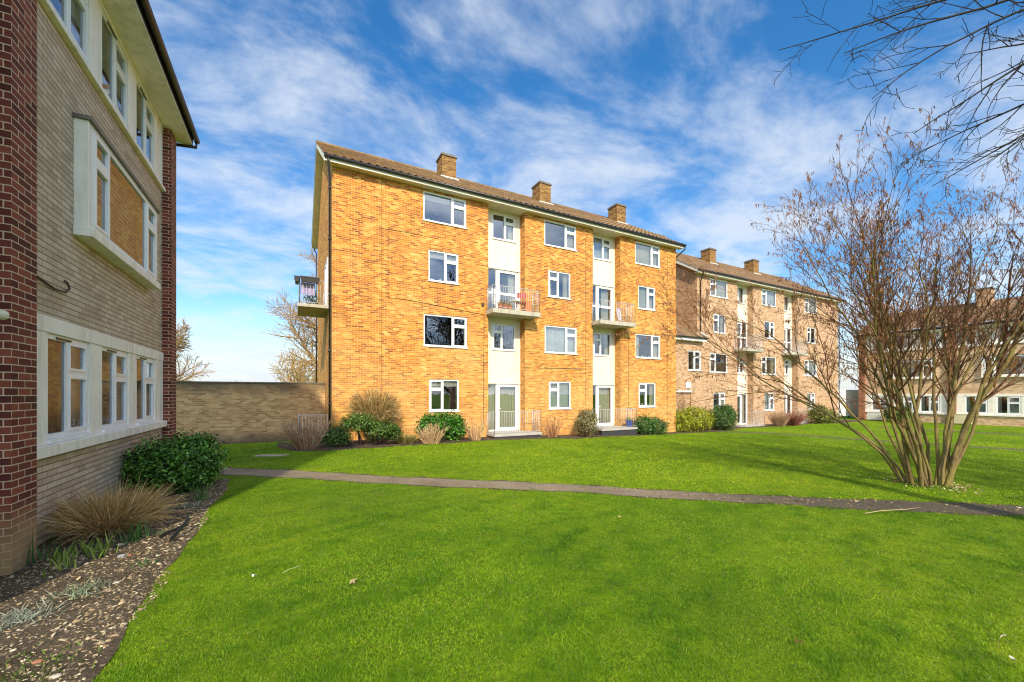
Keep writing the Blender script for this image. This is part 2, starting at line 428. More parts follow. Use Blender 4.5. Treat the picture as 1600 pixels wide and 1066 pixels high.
# ------------------------------------------------------------------ the four-storey blocks
def flats_block(loc, label, mat, mir, dress, door_dress, tilemat):
    W, D = 18.75, 9.7
    mir = W if mir else None
    root = empty('apartment_block', loc, label, 'apartment block', 'four storey blocks of flats across the lawn')
    rec = [(6.48 + 6 * k, 8.39 + 6 * k) for k in range(2)]
    wins = []
    for k in range(3):
        o = 6 * k
        wins += [(3.49 + o, 5.42 + o, 9.05, 10.28, 'R', .34, ('t', k)), (3.72 + o, 5.05 + o, 6.55, 7.86, 'L' if k == 1 else 'R', .45, ('2', k)),
                 (3.51 + o, 5.45 + o, 3.80, 5.14, 'R', .34, ('1', k)), (3.75 + o, 5.07 + o, 1.045, 2.40, 'L', .45, ('g', k))]
    wall = MB(mir)
    segs = [(0, rec[0][0]), (rec[0][1], rec[1][0]), (rec[1][1], W)]
    for a, b in segs:
        wall_holes(wall, a, b, -.7, 10.62, 0, [w[:4] for w in wins if a < w[0] < b])
    for a, b in rec:
        wall.quad((a, 0, -.7), (a, 0, 10.62), (a, .55, 10.62), (a, .55, -.7)); wall.quad((b, 0, 10.62), (b, 0, -.7), (b, .55, -.7), (b, .55, 10.62))
    for x in (0, W):
        wall.face([(x, 0, -.7), (x, 0, 10.62), (x, D / 2, 13.55), (x, D, 10.62), (x, D, -.7)])
    wall.quad((0, D, -.7), (W, D, -.7), (W, D, 10.62), (0, D, 10.62))
    wall.build('wall', mat, root)
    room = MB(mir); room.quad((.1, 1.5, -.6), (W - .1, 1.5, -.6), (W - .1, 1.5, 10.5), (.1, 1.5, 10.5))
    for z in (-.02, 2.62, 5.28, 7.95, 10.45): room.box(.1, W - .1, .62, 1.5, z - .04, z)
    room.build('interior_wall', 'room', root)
    for w in wins: window(root, *w[:4], 0, w[4], w[5], dress.get(w[6], ()), mir)
    for k, (a, b) in enumerate(rec):
        y = .45
        pn = MB(mir)
        h = [(a + .42, b - .27, 9.05, 10.25), (a + .42, b - .27, 3.85, 5.08), (a + .01, b - .1, 5.56, 7.66), (a + .01, b - .1, .04, 2.28)]
        wall_holes(pn, a, b, -.5, 10.62, y, h, .1)
        pn.box(a, b, y - .03, y - .003, 7.64, 7.72); pn.box(a, b, y - .03, y - .003, 2.26, 2.33)
        pn.box(a, b, y - .006, y - .002, 3.0, 3.012); pn.box(a, b, y - .006, y - .002, 8.42, 8.43)
        pn.build('rendered_panel', 'cream', root)
        window(root, *h[0], y, 'R', .46, dress.get(('rt', k), ()), mir); window(root, *h[1], y, 'L', .42, dress.get(('r1', k), ()), mir)
        glazed_door(root, *h[2], y, True, door_dress.get(('u', k), ()), mir); glazed_door(root, *h[3], y, False, door_dress.get(('g', k), ()), mir)
        # cantilevered balcony and the doorstep slab below it
        sl = MB(mir); sl.box(a - .11, b + .43, -.72, -.002, 5.34, 5.54); sl.box(a + .003, b - .003, -.001, y - .002, 5.35, 5.535)
        bo = sl.build('balcony', 'concrete', root, bevel=.012)
        railing(bo, [(a - .07, -.04), (a - .07, -.68), (b + .39, -.68), (b + .39, -.04)], 5.54, 1.0, mir)
        st = MB(mir); st.box(a - .11, b + .43, -.85, -.002, -.09, .02); st.box(a + .003, b - .003, -.001, y - .002, -.09, .018)
        so = st.build('doorstep', 'slab_top', root, bevel=.01)
        ft = MB(mir); ft.box(a - .07, b + .39, -.81, -.003, -.6, -.092); ft.build('step_base', 'slab_dark', so)
        railing(so, [(a - .07, -.04), (a - .07, -.8), (b + .39, -.8), (b + .39, -.04)], .02, .98, mir)
    # roof: two slopes, ridge, boards, gutters, chimneys as its own pieces
    ye, ze, yr, zr = -.36, 10.58, D / 2, 13.80
    rf = tiled_slope(root, -.32, W + .34, ye, ze, yr, zr, tilemat, mir)
    back = MB(mir); back.quad((-.32, D + .36, ze), (W + .34, D + .36, ze), (W + .34, yr, zr), (-.32, yr, zr)); back.build('rear_slope', tilemat, rf)
    rd = MB(mir); rd.tube([(-.32, yr, zr - .03), (W + .34, yr, zr - .03)], .12, 8); rd.build('ridge', tilemat, rf, smooth=True)
    for i, u in enumerate((5.55, 11.55, 17.55)):
        ch = MB(mir); ch.box(u, u + .78, 3.7, 4.55, 12.7, 14.25); co = ch.build('chimney', 'brick_chimney', rf)
        cp = MB(mir); cp.box(u - .05, u + .83, 3.65, 4.6, 14.25, 14.33); cp.box(u + .02, u + .76, 3.72, 4.53, 14.33, 14.40)
        cp.build('chimney_capping', 'lead', rf)
        fl = MB(mir); fl.box(u - .09, u + .87, 3.55, 3.69, 12.98, 13.10); fl.build('flashing', 'flash', rf)
    fb = MB(mir); fb.box(-.28, W + .3, -.335, -.31, 10.36, 10.57); fb.box(-.28, W + .3, D + .31, D + .335, 10.36, 10.57)
    for x in (-.30, W + .28):          # barge boards on the verges
        for s_, y0 in ((1, -.34), (-1, D + .34)):
            y1 = yr
            for dz0, dz1 in ((-.22, .0),):
                A = [(x, y0, ze + dz0 - .02), (x, y0, ze + .02), (x, y1, zr - .0), (x, y1, zr - .24)]
                B = [(x + .03, p[1], p[2]) for p in A]
                fb.face(A); fb.face(B[::-1])
                for i in range(4): fb.quad(A[i], A[(i + 1) % 4], B[(i + 1) % 4], B[i])
    fb.build('fascia', 'fascia', root)
    sf = MB(mir); sf.box(-.26, W + .27, -.309, -.002, 10.37, 10.40)
    for a, b in rec: sf.box(a + .004, b - .004, -.001, .447, 10.371, 10.40)
    for s_ in (0, 1):                 # sloping underside of the verges
        for (y0, y1) in ((-.3, yr), (D + .3, yr)):
            x0, x1 = ((-.27, -.003), (W + .003, W + .26))[s_]
            sf.quad((x0, y0, 10.36), (x1, y0, 10.36), (x1, y1, 13.5), (x0, y1, 13.5))
    sf.build('soffit', 'soffit', root)
    gt = MB(mir)
    gt.tube([(-.3, -.40, 10.52), (W + .36, -.40, 10.52)], .062, 8); 
    g2 = MB(mir); g2.tube([(-.3, D + .40, 10.52), (W + .36, D + .40, 10.52)], .062, 8); g2.build('gutter', 'black', root, smooth=True)
    gt.build('gutter', 'black', root, smooth=True)
    dp = MB(mir)
    dp.tube([(-.16, -.40, 10.47), (-.16, -.40, 10.3), (-.09, -.06, 9.85), (-.09, -.06, -.6)], .04, 7)
    for z in (9.5, 7.6, 5.5, 3.4, 1.4): dp.tube([(-.09, -.06, z - .05), (-.09, -.06, z + .05)], .05, 7)
    dp.build('downpipe', 'downpipe', root, smooth=True)
    if mir is not None:
        d2 = MB(mir); d2.tube([(W - .1, -.40, 10.47), (W - .1, -.40, 10.3), (W - .28, -.06, 9.85), (W - .28, -.06, -.5)], .04, 7); d2.build('downpipe', 'downpipe', root, smooth=True)
    if mir is None:
        d2 = MB(); d2.tube([(-.16, D + .4, 10.47), (-.16, D + .4, 10.3), (-.07, D - .1, 9.95), (-.07, D - .1, -.5)], .04, 7); d2.build('downpipe', 'downpipe', root, smooth=True)
        d3 = MB(); d3.tube([(W + .3, -.40, 10.47), (W + .3, -.40, 10.3), (W + .1, .3, 9.8), (W + .07, .4, 9.6), (W + .07, .4, -.5)], .04, 7); d3.build('downpipe', 'downpipe', root, smooth=True)
        # movement joints and surface-run cables
        for u in (1.81, 18.04):
            jt = MB(); jt.box(u - .006, u + .006, -.004, 0.01, -.2, 10.4); jt.build('movement_joint', 'cable', root)
        cb = MB()
        for pts in ([(3.45, 8.38), (2.05, 8.38), (2.05, 5.66), (2.95, 5.62), (6.29, 5.34), (6.24, 3.5), (6.23, .2)],
                    [(12.02, 10.3), (12.02, .2)], [(14.95, 5.0), (14.95, .1)], [(8.4, 3.02), (12.02, 3.08)]):
            cb.tube([(u, -.013, z + .01 * math.sin(9 * u + z)) for u, z in pts], .009, 4)
        cb.box(6.14, 6.26, -.05, -.002, 5.72, 5.86)
        cb.build('cable', 'cable', root)
    return root

main = flats_block((1.35, 16.8, -1.80), 'golden orange brick block of flats with brown tiled roof in the centre', 'brick_gold', False,
    {('t', 0): ('blind', 'ornaments'), ('2', 0): ('blind', 'ornaments'), ('1', 0): (), ('g', 0): ('darkright', 'blind'), ('t', 1): ('right', 'ornaments'), ('2', 1): ('right', 'left'),
     ('1', 1): ('net',), ('g', 1): ('net',), ('t', 2): ('full',), ('2', 2): ('full',), ('1', 2): ('left', 'right', 'ornaments'), ('g', 2): ('right', 'ornaments'),
     ('rt', 0): ('right',), ('rt', 1): ('net',), ('r1', 0): (), ('r1', 1): ('right',)},
    {('u', 0): ('right',), ('g', 0): ('full', 'side'), ('u', 1): ('mid',), ('g', 1): ('full',)}, 'tile')
far = flats_block((23.95, 18.3, -2.34), 'paler buff brick block of flats further right, partly behind the bare shrub', 'brick_buff', True,
    {('t', 2): ('full',), ('2', 2): ('left', 'right'), ('1', 2): ('right',), ('g', 2): ('left',), ('t', 1): ('net',), ('2', 1): ('right',), ('1', 1): ('left', 'right'), ('g', 1): ('net',),
     ('t', 0): ('full',), ('2', 0): (), ('1', 0): ('net',), ('g', 0): ('full',), ('rt', 0): ('net',), ('rt', 1): ('full',)},
    {('u', 1): ('full',), ('g', 1): ('mid', 'side'), ('u', 0): ('full',), ('g', 0): ('full',)}, 'tile_far')

# gable balcony + ground-floor railing on the left end of the main block, in its own local space
sb = MB(); sb.box(-1.12, -.002, 1.5, 3.9, 5.27, 5.40); bal = sb.build('balcony', 'concrete', main, bevel=.012)
railing(bal, [(-.06, 1.55), (-1.06, 1.55), (-1.06, 3.85), (-.06, 3.85)], 5.40, 1.0)
gd = MB(); frame_bars(gd, 0, 0, 0, 0, 0, 0, 0)
gd = MB()
gd.box(-.03, -.001, 1.9, 3.5, 5.42, 5.5); gd.box(-.03, -.001, 1.9, 3.5, 7.4, 7.5); gd.box(-.03, -.001, 1.9, 2.0, 5.5, 7.4); gd.box(-.03, -.001, 3.4, 3.5, 5.5, 7.4); gd.box(-.03, -.001, 2.62, 2.74, 5.5, 7.4)
go = gd.build('balcony_door', 'white', main)
gp = MB(); gp.quad((-.012, 2, 5.5), (-.012, 3.4, 5.5), (-.012, 3.4, 7.4), (-.012, 2, 7.4)); gp.build('pane', 'glass', go)
gs = MB(); gs.box(-1.12, -.002, 1.5, 3.3, -.5, -.02); gst = gs.build('doorstep', 'slab_top', main)
railing(gst, [(-.06, 1.54), (-1.07, 1.54), (-1.07, 3.2)], -.02, .96, None, .118, 'white')

# ------------------------------------------------------------------ two-storey link between the blocks
lk = empty('link_building', (20.12, 18.05, -2.3), 'low two storey brick link between the two blocks of flats', 'building')
w = MB(); LW = 4.02
wall_holes(w, 0, LW, -.4, 5.95, 0, [(2.62, 3.9, 3.82, 5.12), (.2, 2.9, 0, 2.35)], .14)
w.quad((LW, 0, -.4), (LW, 1.0, -.4), (LW, 1.0, 5.9), (LW, 0, 5.9))
w.build('wall', 'brick_buff', lk)
window(lk, 2.62, 3.9, 3.82, 5.12, 0, 'R', .5, ('left',))
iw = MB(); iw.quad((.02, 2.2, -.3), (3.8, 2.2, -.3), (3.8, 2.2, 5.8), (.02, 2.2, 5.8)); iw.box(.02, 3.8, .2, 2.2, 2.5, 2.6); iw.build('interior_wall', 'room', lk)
rfl = MB(); A = (-.0, -.32, 5.98); B = (LW + .1, -.32, 5.98); Cc = (LW - .2, 3.2, 8.15); Dd = (0, 3.2, 8.15)
for a, b, c, d in ((A, B, Cc, Dd),): rfl.quad(a, b, c, d)
rfo = rfl.build('roof', 'tile_far', lk)
fl = MB(); fl.tube([(LW + .12, -.32, 6.05), (LW - .2, 3.2, 8.26)], .07, 5); fl.build('flashing', 'flash', rfo)
fa = MB(); fa.box(0, LW + .08, -.30, -.003, 5.72, 5.90); fa.build('fascia', 'white', lk)
gu = MB(); gu.tube([(0, -.37, 5.93), (LW + .1, -.37, 5.93)], .055, 7); gu.build('gutter', 'black', lk, smooth=True)
dr = MB(); dr.box(.2, 2.9, -.08, .05, 2.38, 2.5); dr.box(1.36, 1.45, .04, .12, 0, 2.35); dr.build('door_frame', 'white', lk)
dw = MB(); dw.box(1.46, 2.88, .06, .11, 0, 2.34); dw.build('door_panel', 'brick_buff', lk)
dg = MB(); dg.box(.22, 1.35, .06, .10, .0, 2.34); dg.build('door', 'fascia', lk)
sg = MB(); sg.box(2.35, 2.85, -.09, -.003, 2.62, 3.02); sg.build('wall_lamp', 'white', lk, bevel=.05)

# ------------------------------------------------------------------ three-storey ranges with brick piers (left and far right)
def ribbon_window(par, u0, u1, z0, z1, n=.0, vent_right=True, dress=True):
    """white casement in a ribbon: one tall light and a column with a vent above (faces +x, runs along y)"""
    mb = MB(); w = .06; x0, x1 = n - .04, n + .004
    def bars(a, b, c, d, xa, xb, t):
        mb.box(xa, xb, a, b, c, c + t); mb.box(xa, xb, a, b, d - t, d); mb.box(xa, xb, a, a + t, c + t, d - t); mb.box(xa, xb, b - t, b, c + t, d - t)
    bars(u0, u1, z0, z1, x0, x1, w)
    um = u0 + (u1 - u0) * .47
    mb.box(x0, x1 + .003, um - .03, um + .03, z0 + w, z1 - w)
    zt = z1 - (z1 - z0) * .36
    mb.box(x0, x1 + .001, um + .03, u1 - w, zt - .035, zt + .035)
    bars(um + .03, u1 - w, zt + .035, z1 - w, x0 + .01, x1 + .012, .035); bars(um + .03, u1 - w, z0 + w, zt - .035, x0 + .01, x1 + .012, .035)
    mb.box(x0, x1 + .05, u0 - .01, u1 + .01, z0 - .05, z0 - .003)
    o = mb.build('window', 'white', par)
    g = MB(); g.quad((n - .016, u0 + .03, z0 + .03), (n - .016, u1 - .03, z0 + .03), (n - .016, u1 - .03, z1 - .03), (n - .016, u0 + .03, z1 - .03)); g.build('pane', 'glass', o)
    v = MB(); v.box(x1 + .001, x1 + .014, u0 + .25, u0 + .62, z1 - .05, z1 - .025); v.build('trickle_vent', 'black', o)
    if dress:
        c = MB(); nn = 14; a, b = um + .02, u1 - .02
        P = [(n - .09 + .02 * math.sin(i * 1.5), a + (b - a) * i / nn) for i in range(nn + 1)]
        for (xa, ya), (xb, yb) in zip(P, P[1:]): c.quad((xa, ya, z0), (xb, yb, z0), (xb, yb, z1), (xa, ya, z1))
        P = [(n - .10 + .02 * math.sin(i * 1.3), u0 + .03 + .20 * i / 8) for i in range(9)]
        for (xa, ya), (xb, yb) in zip(P, P[1:]): c.quad((xa, ya, z0), (xb, yb, z0), (xb, yb, z1), (xa, ya, z1))
        c.build('curtain', 'net', o, smooth=True)
    return o
def pier_range(loc, rz, label, piers, brickm, pierm, tilem, u_end, foot=-.6, oriels=None):
    """local x = outward from the wall, y = along it, z up from the ground"""
    root = empty('terrace_block', loc, label, 'apartment block', None, rz)
    PW, PN = .45, .17
    u_min, u_max = piers[0], piers[-1] + PW
    D = 8.0
    wl = MB()
    def vq(a, b, c, d): wl.quad((0, a, c), (0, b, c), (0, b, d), (0, a, d))
    sill_z, lint_z, top_z, soff = 1.15, 2.47, 6.32, 7.70
    for p, q in zip(piers, piers[1:]):
        a, b = p + PW, q
        vq(a, b, foot, 1.02); vq(a, b, 2.66, 6.25)
    for p in piers: vq(p, p + PW, foot, soff)
    for x in (u_min, u_max): wl.face([(0, x, foot), (0, x, soff), (-D / 2, x, 9.7), (-D, x, soff), (-D, x, foot)])
    wl.quad((-D, u_min, foot), (-D, u_max, foot), (-D, u_max, soff), (-D, u_min, soff))
    wl.build('wall', brickm, root)
    for p in piers:
        pm = MB(); pm.box(.001, PN, p, p + PW, foot, soff - .02); pm.build('pier', pierm, root)
    rm = MB(); rm.quad((-1.3, u_min + .05, foot), (-1.3, u_max - .05, foot), (-1.3, u_max - .05, soff), (-1.3, u_min + .05, soff))
    for z in (.1, 2.72, 5.4, 7.69): rm.box(-1.3, -.15, u_min + .05, u_max - .05, z - .1, z)
    rm.build('interior_wall', 'room', root)
    for bi, (p, q) in enumerate(zip(piers, piers[1:])):
        a, b = p + PW + .004, q - .004; L = b - a
        nw = 3 if L > 4.5 else (1 if L > 1.6 else 0)
        ww, gap = 1.15, .43; x0 = a + (L - nw * ww - (nw - 1) * gap) / 2
        tr = MB(); tr.box(-.02, .10, a, b + .05 if bi == len(piers) - 2 and False else b, 1.02, 1.15); tr.box(-.08, .035, a, b, 2.47, 2.66)
        edges = [a] + [x for k in range(nw) for x in (x0 + k * (ww + gap), x0 + k * (ww + gap) + ww)] + [b]
        for e0, e1 in zip(edges[::2], edges[1::2]): tr.box(-.08, .025, e0, e1, 1.15, 2.47)
        tr.build('window_band', 'cream_trim', root, bevel=.006)
        t2 = MB(); t2.box(-.02, .075, a, b, 6.25, 6.32); t2.box(-.08, .03, a, b, 7.62, 7.69)
        for e0, e1 in zip(edges[::2], edges[1::2]): t2.box(-.08, .02, e0, e1, 6.32, 7.62)
        t2.build('window_band', 'cream_trim', root, bevel=.006)
        for k in range(nw):
            u = x0 + k * (ww + gap)
            ribbon_window(root, u + .004, u + ww - .004, 1.205, 2.466); ribbon_window(root, u + .004, u + ww - .004, 6.375, 7.616)
        if nw < 3: continue
        # shallow oriel in the middle storey
        oa, ob = a + 1.32, a + 4.52; n = .15
        ob_ = MB(); ob_.box(.001, n + .05, oa - .02, ob + .02, 3.86, 3.98); ob_.box(.001, n, oa, oa + .10, 3.98, 5.42); ob_.box(.001, n, ob - .10, ob, 3.98, 5.42)
        oo = ob_.build('oriel', 'cream_trim', root, bevel=.006)
        ld = MB(); ld.box(.001, n + .04, oa - .03, ob + .03, 5.42, 5.47); ld.build('oriel_roof', 'lead', oo)
        fr = MB(); fa_, fb_ = oa + .104, ob - .104; xx0, xx1 = n - .04, n + .005
        fr.box(xx0, xx1, fa_, fb_, 3.985, 4.06); fr.box(xx0, xx1, fa_, fb_, 5.33, 5.415)
        c1, c2 = fa_ + .58, fb_ - .62
        for u in (fa_ + .035, c1, c2, fb_ - .035): fr.box(xx0, xx1 + .002, u - .035, u + .035, 4.06, 5.33)
        for u0_, u1_ in ((fa_ + .07, c1 - .035), (c2 + .035, fb_ - .07)):
            fr.box(xx0, xx1 + .014, u0_, u1_, 4.93, 5.0)
            for s0, s1 in ((4.06, 4.93), (5.0, 5.33)):
                fr.box(xx0, xx1 + .014, u0_, u0_ + .04, s0, s1); fr.box(xx0, xx1 + .014, u1_ - .04, u1_, s0, s1)
                fr.box(xx0, xx1 + .014, u0_ + .04, u1_ - .04, s0, s0 + .04); fr.box(xx0, xx1 + .014, u0_ + .04, u1_ - .04, s1 - .04, s1)
        fo = fr.build('oriel_window', 'white', root)
        g = MB(); g.quad((n - .018, fa_, 4.0), (n - .018, fb_, 4.0), (n - .018, fb_, 5.4), (n - .018, fa_, 5.4)); g.build('pane', 'glass', fo)
    # eaves
    sf = MB(); sf.box(.001, .46, u_min - .1, u_max + .12, 7.70, 7.725); sf.build('soffit', 'cream_trim', root)
    fb = MB(); fb.box(.44, .465, u_min - .1, u_max + .12, 7.726, 7.90); fb.build('fascia', 'black', root)
    gt = MB(); gt.tube([(.53, u_min - .12, 7.86), (.53, u_max + .18, 7.86)], .065, 8)
    gt.tube([(.53, u_max + .1, 7.82), (.53, u_max + .1, 7.68), (.10, u_max + .03, 7.60)], .035, 6)
    gt.build('gutter', 'black', root, smooth=True)
    rf = MB(); yr = -D / 2
    rf.quad((.5, u_min - .12, 7.93), (.5, u_max + .14, 7.93), (yr, u_max + .14, 10.15), (yr, u_min - .12, 10.15)); rf.quad((yr, u_min - .12, 10.15), (yr, u_max + .14, 10.15), (-D - .5, u_max + .14, 7.93), (-D - .5, u_min - .12, 7.93))
    ro = rf.build('roof', tilem, root)
    return root, ro
def slope_uv_roof(o):                     # tile coordinates along and up the slope
    me = o.data; ul = me.uv_layers[0]
    for l in me.loops:
        c = me.vertices[l.vertex_index].co; ul.data[l.index].uv = (c.y, abs(c.x) * 1.13)
left, lroof = pier_range((-2.55, 0, -1.75), 0, 'grey buff brick block with dark red brick piers close by on the left', [4.35, 5.77, 11.75], 'brick_grey', 'brick_red', 'tile_far', 12.2)
right, rroof = pier_range((45.3, 17.75, -2.68), math.pi, 'brick block with white window bands and red piers behind the bare shrub at far right', [0, 5.7, 11.4, 17.1, 22.8], brick('pale_buff_brick', [(0, (.36, .2, .11)), (.3, (.58, .36, .2)), (.6, (.70, .47, .28)), (1, (.78, .58, .38))], (.62, .5, .36), stain=(.5, .33, .19)), brick('red_pier_brick', [(0, (.22, .07, .035)), (.5, (.34, .12, .06)), (1, (.42, .18, .09))], (.42, .32, .22)), 'tile_far', 23)
slope_uv_roof(lroof)
# relief tiles and chimney on the far-right range
bpy.data.objects.remove(rroof)
t = tiled_slope(right, -.15, 23.4, -.5, 7.93, 4.0, 10.15, 'tile_far', None)
t.rotation_euler = (0, 0, math.pi / 2)
# (slope built along local x; the quarter turn lays it along the wall)
t.matrix_parent_inverse = Matrix(); t.scale = (1, 1, 1)
for u in (6.5, 17.9):                      # the roof's own x runs along the wall, its y goes inward
    ch = MB(); ch.box(u, u + .8, 2.9, 3.8, 9.0, 10.95); co = ch.build('chimney', 'brick_buff', t)
    cp = MB(); cp.box(u - .06, u + .86, 2.84, 3.86, 10.951, 11.03); cp.build('chimney_capping', 'lead', t)

# small fittings on the left block
sp = MB(); sp.tube([(.12, 5.30, 2.46), (.26, 5.45, 2.46)], .045, 10, False); sp.tube([(.12, 5.30, 2.46), (.27, 5.46, 2.46)], .036, 10, False); sp.box(.10, .2, 5.2, 5.34, 2.41, 2.5)
sp.build('overflow_pipe', plain('cream_plastic', (.62, .58, .40), .5, .1), left, smooth=False)
cbl = MB(); cbl.tube([(.015, 6.3, 3.12), (.02, 7.0, 3.02), (.03, 7.25, 3.03), (.03, 7.36, 3.10), (.02, 7.33, 3.17), (.02, 7.26, 3.18)], .012, 5); cbl.build('cable', 'cable', left, smooth=True)

# ------------------------------------------------------------------ boundary wall, screen
bwr = empty('boundary_wall', (-5.5, 20.2, -1.86), 'tall weathered brown brick garden wall between the left block and the golden block', 'wall')
bw = MB(); bw.box(0, 6.84, 0, .24, -.6, 2.28); bw.build('brickwork', 'brick_wall', bwr)
cp = MB(); cp.box(0, 6.84, -.03, .27, 2.281, 2.345); cp.build('coping', plain('weathered_coping', (.13, .115, .085), .9, .3, 4, bump=.4), bwr, bevel=.01)
pv = empty('screen_panel', (43.6, 18.9, -2.4), 'flat pale grey panel raised on posts between the buff block and far right block', 'panel')
p1 = MB(); p1.box(0, 4.5, 0, .08, .30, 2.75); p1.build('board', plain('pale_grey_board', (.74, .74, .74), .6, .05), pv, bevel=.01)
p1 = MB(); [p1.box(x, x + .09, .09, .18, -.3, 2.7) for x in (.1, 1.5, 2.9, 4.3)]; p1.build('post', 'slab_dark', pv)

# ------------------------------------------------------------------ ground
def sheet(name, poly_rows, mat, lift):
    V = []; F = []
    for row in poly_rows:
        for (x, y) in row: V.append((x, y, ground_z(x, y) + lift))
    k = len(poly_rows[0])
    for r in range(len(poly_rows) - 1):
        for i in range(k - 1): F.append((r * k + i, r * k + i + 1, (r + 1) * k + i + 1, (r + 1) * k + i))
    me = bpy.data.meshes.new(name); me.from_pydata(V, [], F); me.update()
    o = link(name, me, mat); o['kind'] = 'structure'
    me.polygons.foreach_set('use_smooth', [True] * len(me.polygons))
    return o
def lawn_mat():
    m, nt, b = new_mat('lawn_ground')
    co = objco(nt)
    a = noise(nt, co, .35, 6, .6); f = noise(nt, co, 26, 5, .75); mid = noise(nt, co, 3.2, 5, .65)
    c = ramp(nt, a, [(.32, (.11, .21, .006)), (.5, (.17, .29, .007)), (.68, (.25, .34, .010))])
    c = mixc(nt, ramp(nt, mid, [(.35, (.55, .55, .55)), (.65, (0, 0, 0))]), c, (.06, .15, .005))
    c = mixc(nt, .75, c, ramp(nt, f, [(.3, (.28, .3, .28)), (.55, (.95, .95, .9)), (.75, (1.3, 1.2, 1.0))]), 'MULTIPLY')
    nt.links.new(c, b.inputs['Base Color']); b.inputs['Roughness'].default_value = .9; b.inputs['Specular IOR Level'].default_value = .1
    set_bump(nt, b, mth(nt, 'ADD', f, mth(nt, 'MULTIPLY', mid, 1.5)), .9, .05)
    return m
M['lawn'] = lawn_mat()
def axis(vals): return sorted(set(vals))
gx = axis([-900, -300, -120, -60, -30, -15] + [x * .6 for x in range(-15, 80)] + [50, 60, 80, 120, 300, 900])
gy = axis([-900, -300, -120, -60, -30, -15] + [y * .6 for y in range(-15, 45)] + [30, 40, 60, 120, 300, 900])
sheet('lawn', [[(x, y) for x in gx] for y in gy], 'lawn', 0)

def soil_mat(name, c0, c1, c2, chips):
    m, nt, b = new_mat(name)
    co = objco(nt)
    n1 = noise(nt, co, 3, 6, .7); n2 = noise(nt, co, 40, 5, .7)
    c = ramp(nt, n1, [(.3, c0), (.55, c1), (.75, c2)])
    vo = nd(nt, 'ShaderNodeTexVoronoi', {'Scale': 24.0, 'Vector': co}, feature='F1')
    sel = nd(nt, 'ShaderNodeSeparateXYZ', {0: vo.outputs['Color']})
    msk = mth(nt, 'MULTIPLY', mth(nt, 'LESS_THAN', vo.outputs['Distance'], .36), mth(nt, 'LESS_THAN', sel.outputs[0], chips))
    c = mixc(nt, msk, c, ramp(nt, sel.outputs[1], [(0, (.20, .14, .09)), (.5, (.36, .27, .18)), (1, (.52, .44, .34))]))
    c = mixc(nt, .7, c, ramp(nt, n2, [(.3, (.4, .4, .4)), (.7, (1.15, 1.15, 1.15))]), 'MULTIPLY')
    nt.links.new(c, b.inputs['Base Color']); b.inputs['Roughness'].default_value = .95; b.inputs['Specular IOR Level'].default_value = .15
    set_bump(nt, b, mth(nt, 'ADD', n2, mth(nt, 'MULTIPLY', n1, 1.6)), 1.0, .05)
    return m
M['soil'] = soil_mat('bed_soil', (.085, .065, .042), (.16, .125, .08), (.26, .205, .14), .4)
M['soil_far'] = soil_mat('border_soil', (.07, .05, .034), (.13, .095, .062), (.2, .15, .10), .25)
def path_mat():
    m, nt, b = new_mat('gravelly_asphalt')
    co = objco(nt)
    n1 = noise(nt, co, 1.2, 6, .65); n2 = noise(nt, co, 34, 6, .85)
    c = ramp(nt, n2, [(.3, (.11, .082, .05)), (.5, (.28, .215, .14)), (.72, (.46, .37, .26))])
    c = mixc(nt, ramp(nt, n1, [(.4, (0, 0, 0)), (.65, (.6, .6, .6))]), c, (.13, .10, .055))
    sx = nd(nt, 'ShaderNodeSeparateXYZ', {0: co}).outputs[0]
    wet = nd(nt, 'ShaderNodeMapRange', {0: mth(nt, 'MULTIPLY_ADD', noise(nt, co, 2.5, 4), 2.0, sx), 1: 7.0, 2: 9.3}).outputs[0]
    c = mixc(nt, mth(nt, 'MULTIPLY', wet, .8), c, (.060, .048, .026))
    nt.links.new(c, b.inputs['Base Color']); b.inputs['Roughness'].default_value = .9
    set_bump(nt, b, n2, 1.0, .03)
    return m
M['path'] = path_mat()
PF = [(-2.5, 12.75), (-1.47, 11.76), (-.07, 10.64), (1.77, 9.14), (3.52, 7.97), (5.19, 6.84), (6.25, 5.9), (8.36, 4.36), (9.91, 3.42), (11.85, 2.17), (16, -.6), (22, -4.6)]
PN_ = [(-2.5, 11.6), (-1.16, 10.52), (-.45, 9.93), (1.61, 8.31), (3.1, 7.28), (4.74, 6.25), (5.7, 5.4), (7.33, 4.24), (8.45, 3.35), (10.64, 1.94), (15, -1.0), (21, -5)]
def interp_line(P, n=12):
    out = []
    for (a, b) in zip(P, P[1:]):
        for i in range(n): t = i / n; out.append((a[0] + (b[0] - a[0]) * t, a[1] + (b[1] - a[1]) * t))
    return out + [P[-1]]
pf, pn = interp_line(PF), interp_line(PN_)
def wob(p, s, a): return (p[0] + a * math.sin(p[0] * 3.1 + s) + a * .6 * math.sin(p[0] * 7.7 + s * 2), p[1] + a * math.sin(p[0] * 4.3 + s * 3) + a * .5 * math.sin(p[1] * 9 + s))
pf = [wob(p, 1, .02) for p in pf]; pn = [wob(p, 4, .022) for p in pn]; pn = [(a[0] + (b[0] - a[0]) * .09, a[1] + (b[1] - a[1]) * .09) for a, b in zip(pn, pf)]
sheet('path', [[(a[0] + (b[0] - a[0]) * t, a[1] + (b[1] - a[1]) * t) for a, b in zip(pn, pf)] for t in (0, .25, .5, .75, 1)], 'path', .004)
ex = lambda P, Q, k: [(a[0] + (a[0] - b[0]) * k * (1.0 + .8 * math.sin(i * 1.9) + .6 * math.sin(i * .63)), a[1] + (a[1] - b[1]) * k * (1.0 + .8 * math.sin(i * 1.9) + .6 * math.sin(i * .63))) for i, (a, b) in enumerate(zip(P, Q))]
e0, e1 = ex(pn, pf, .07), ex(pf, pn, .09)
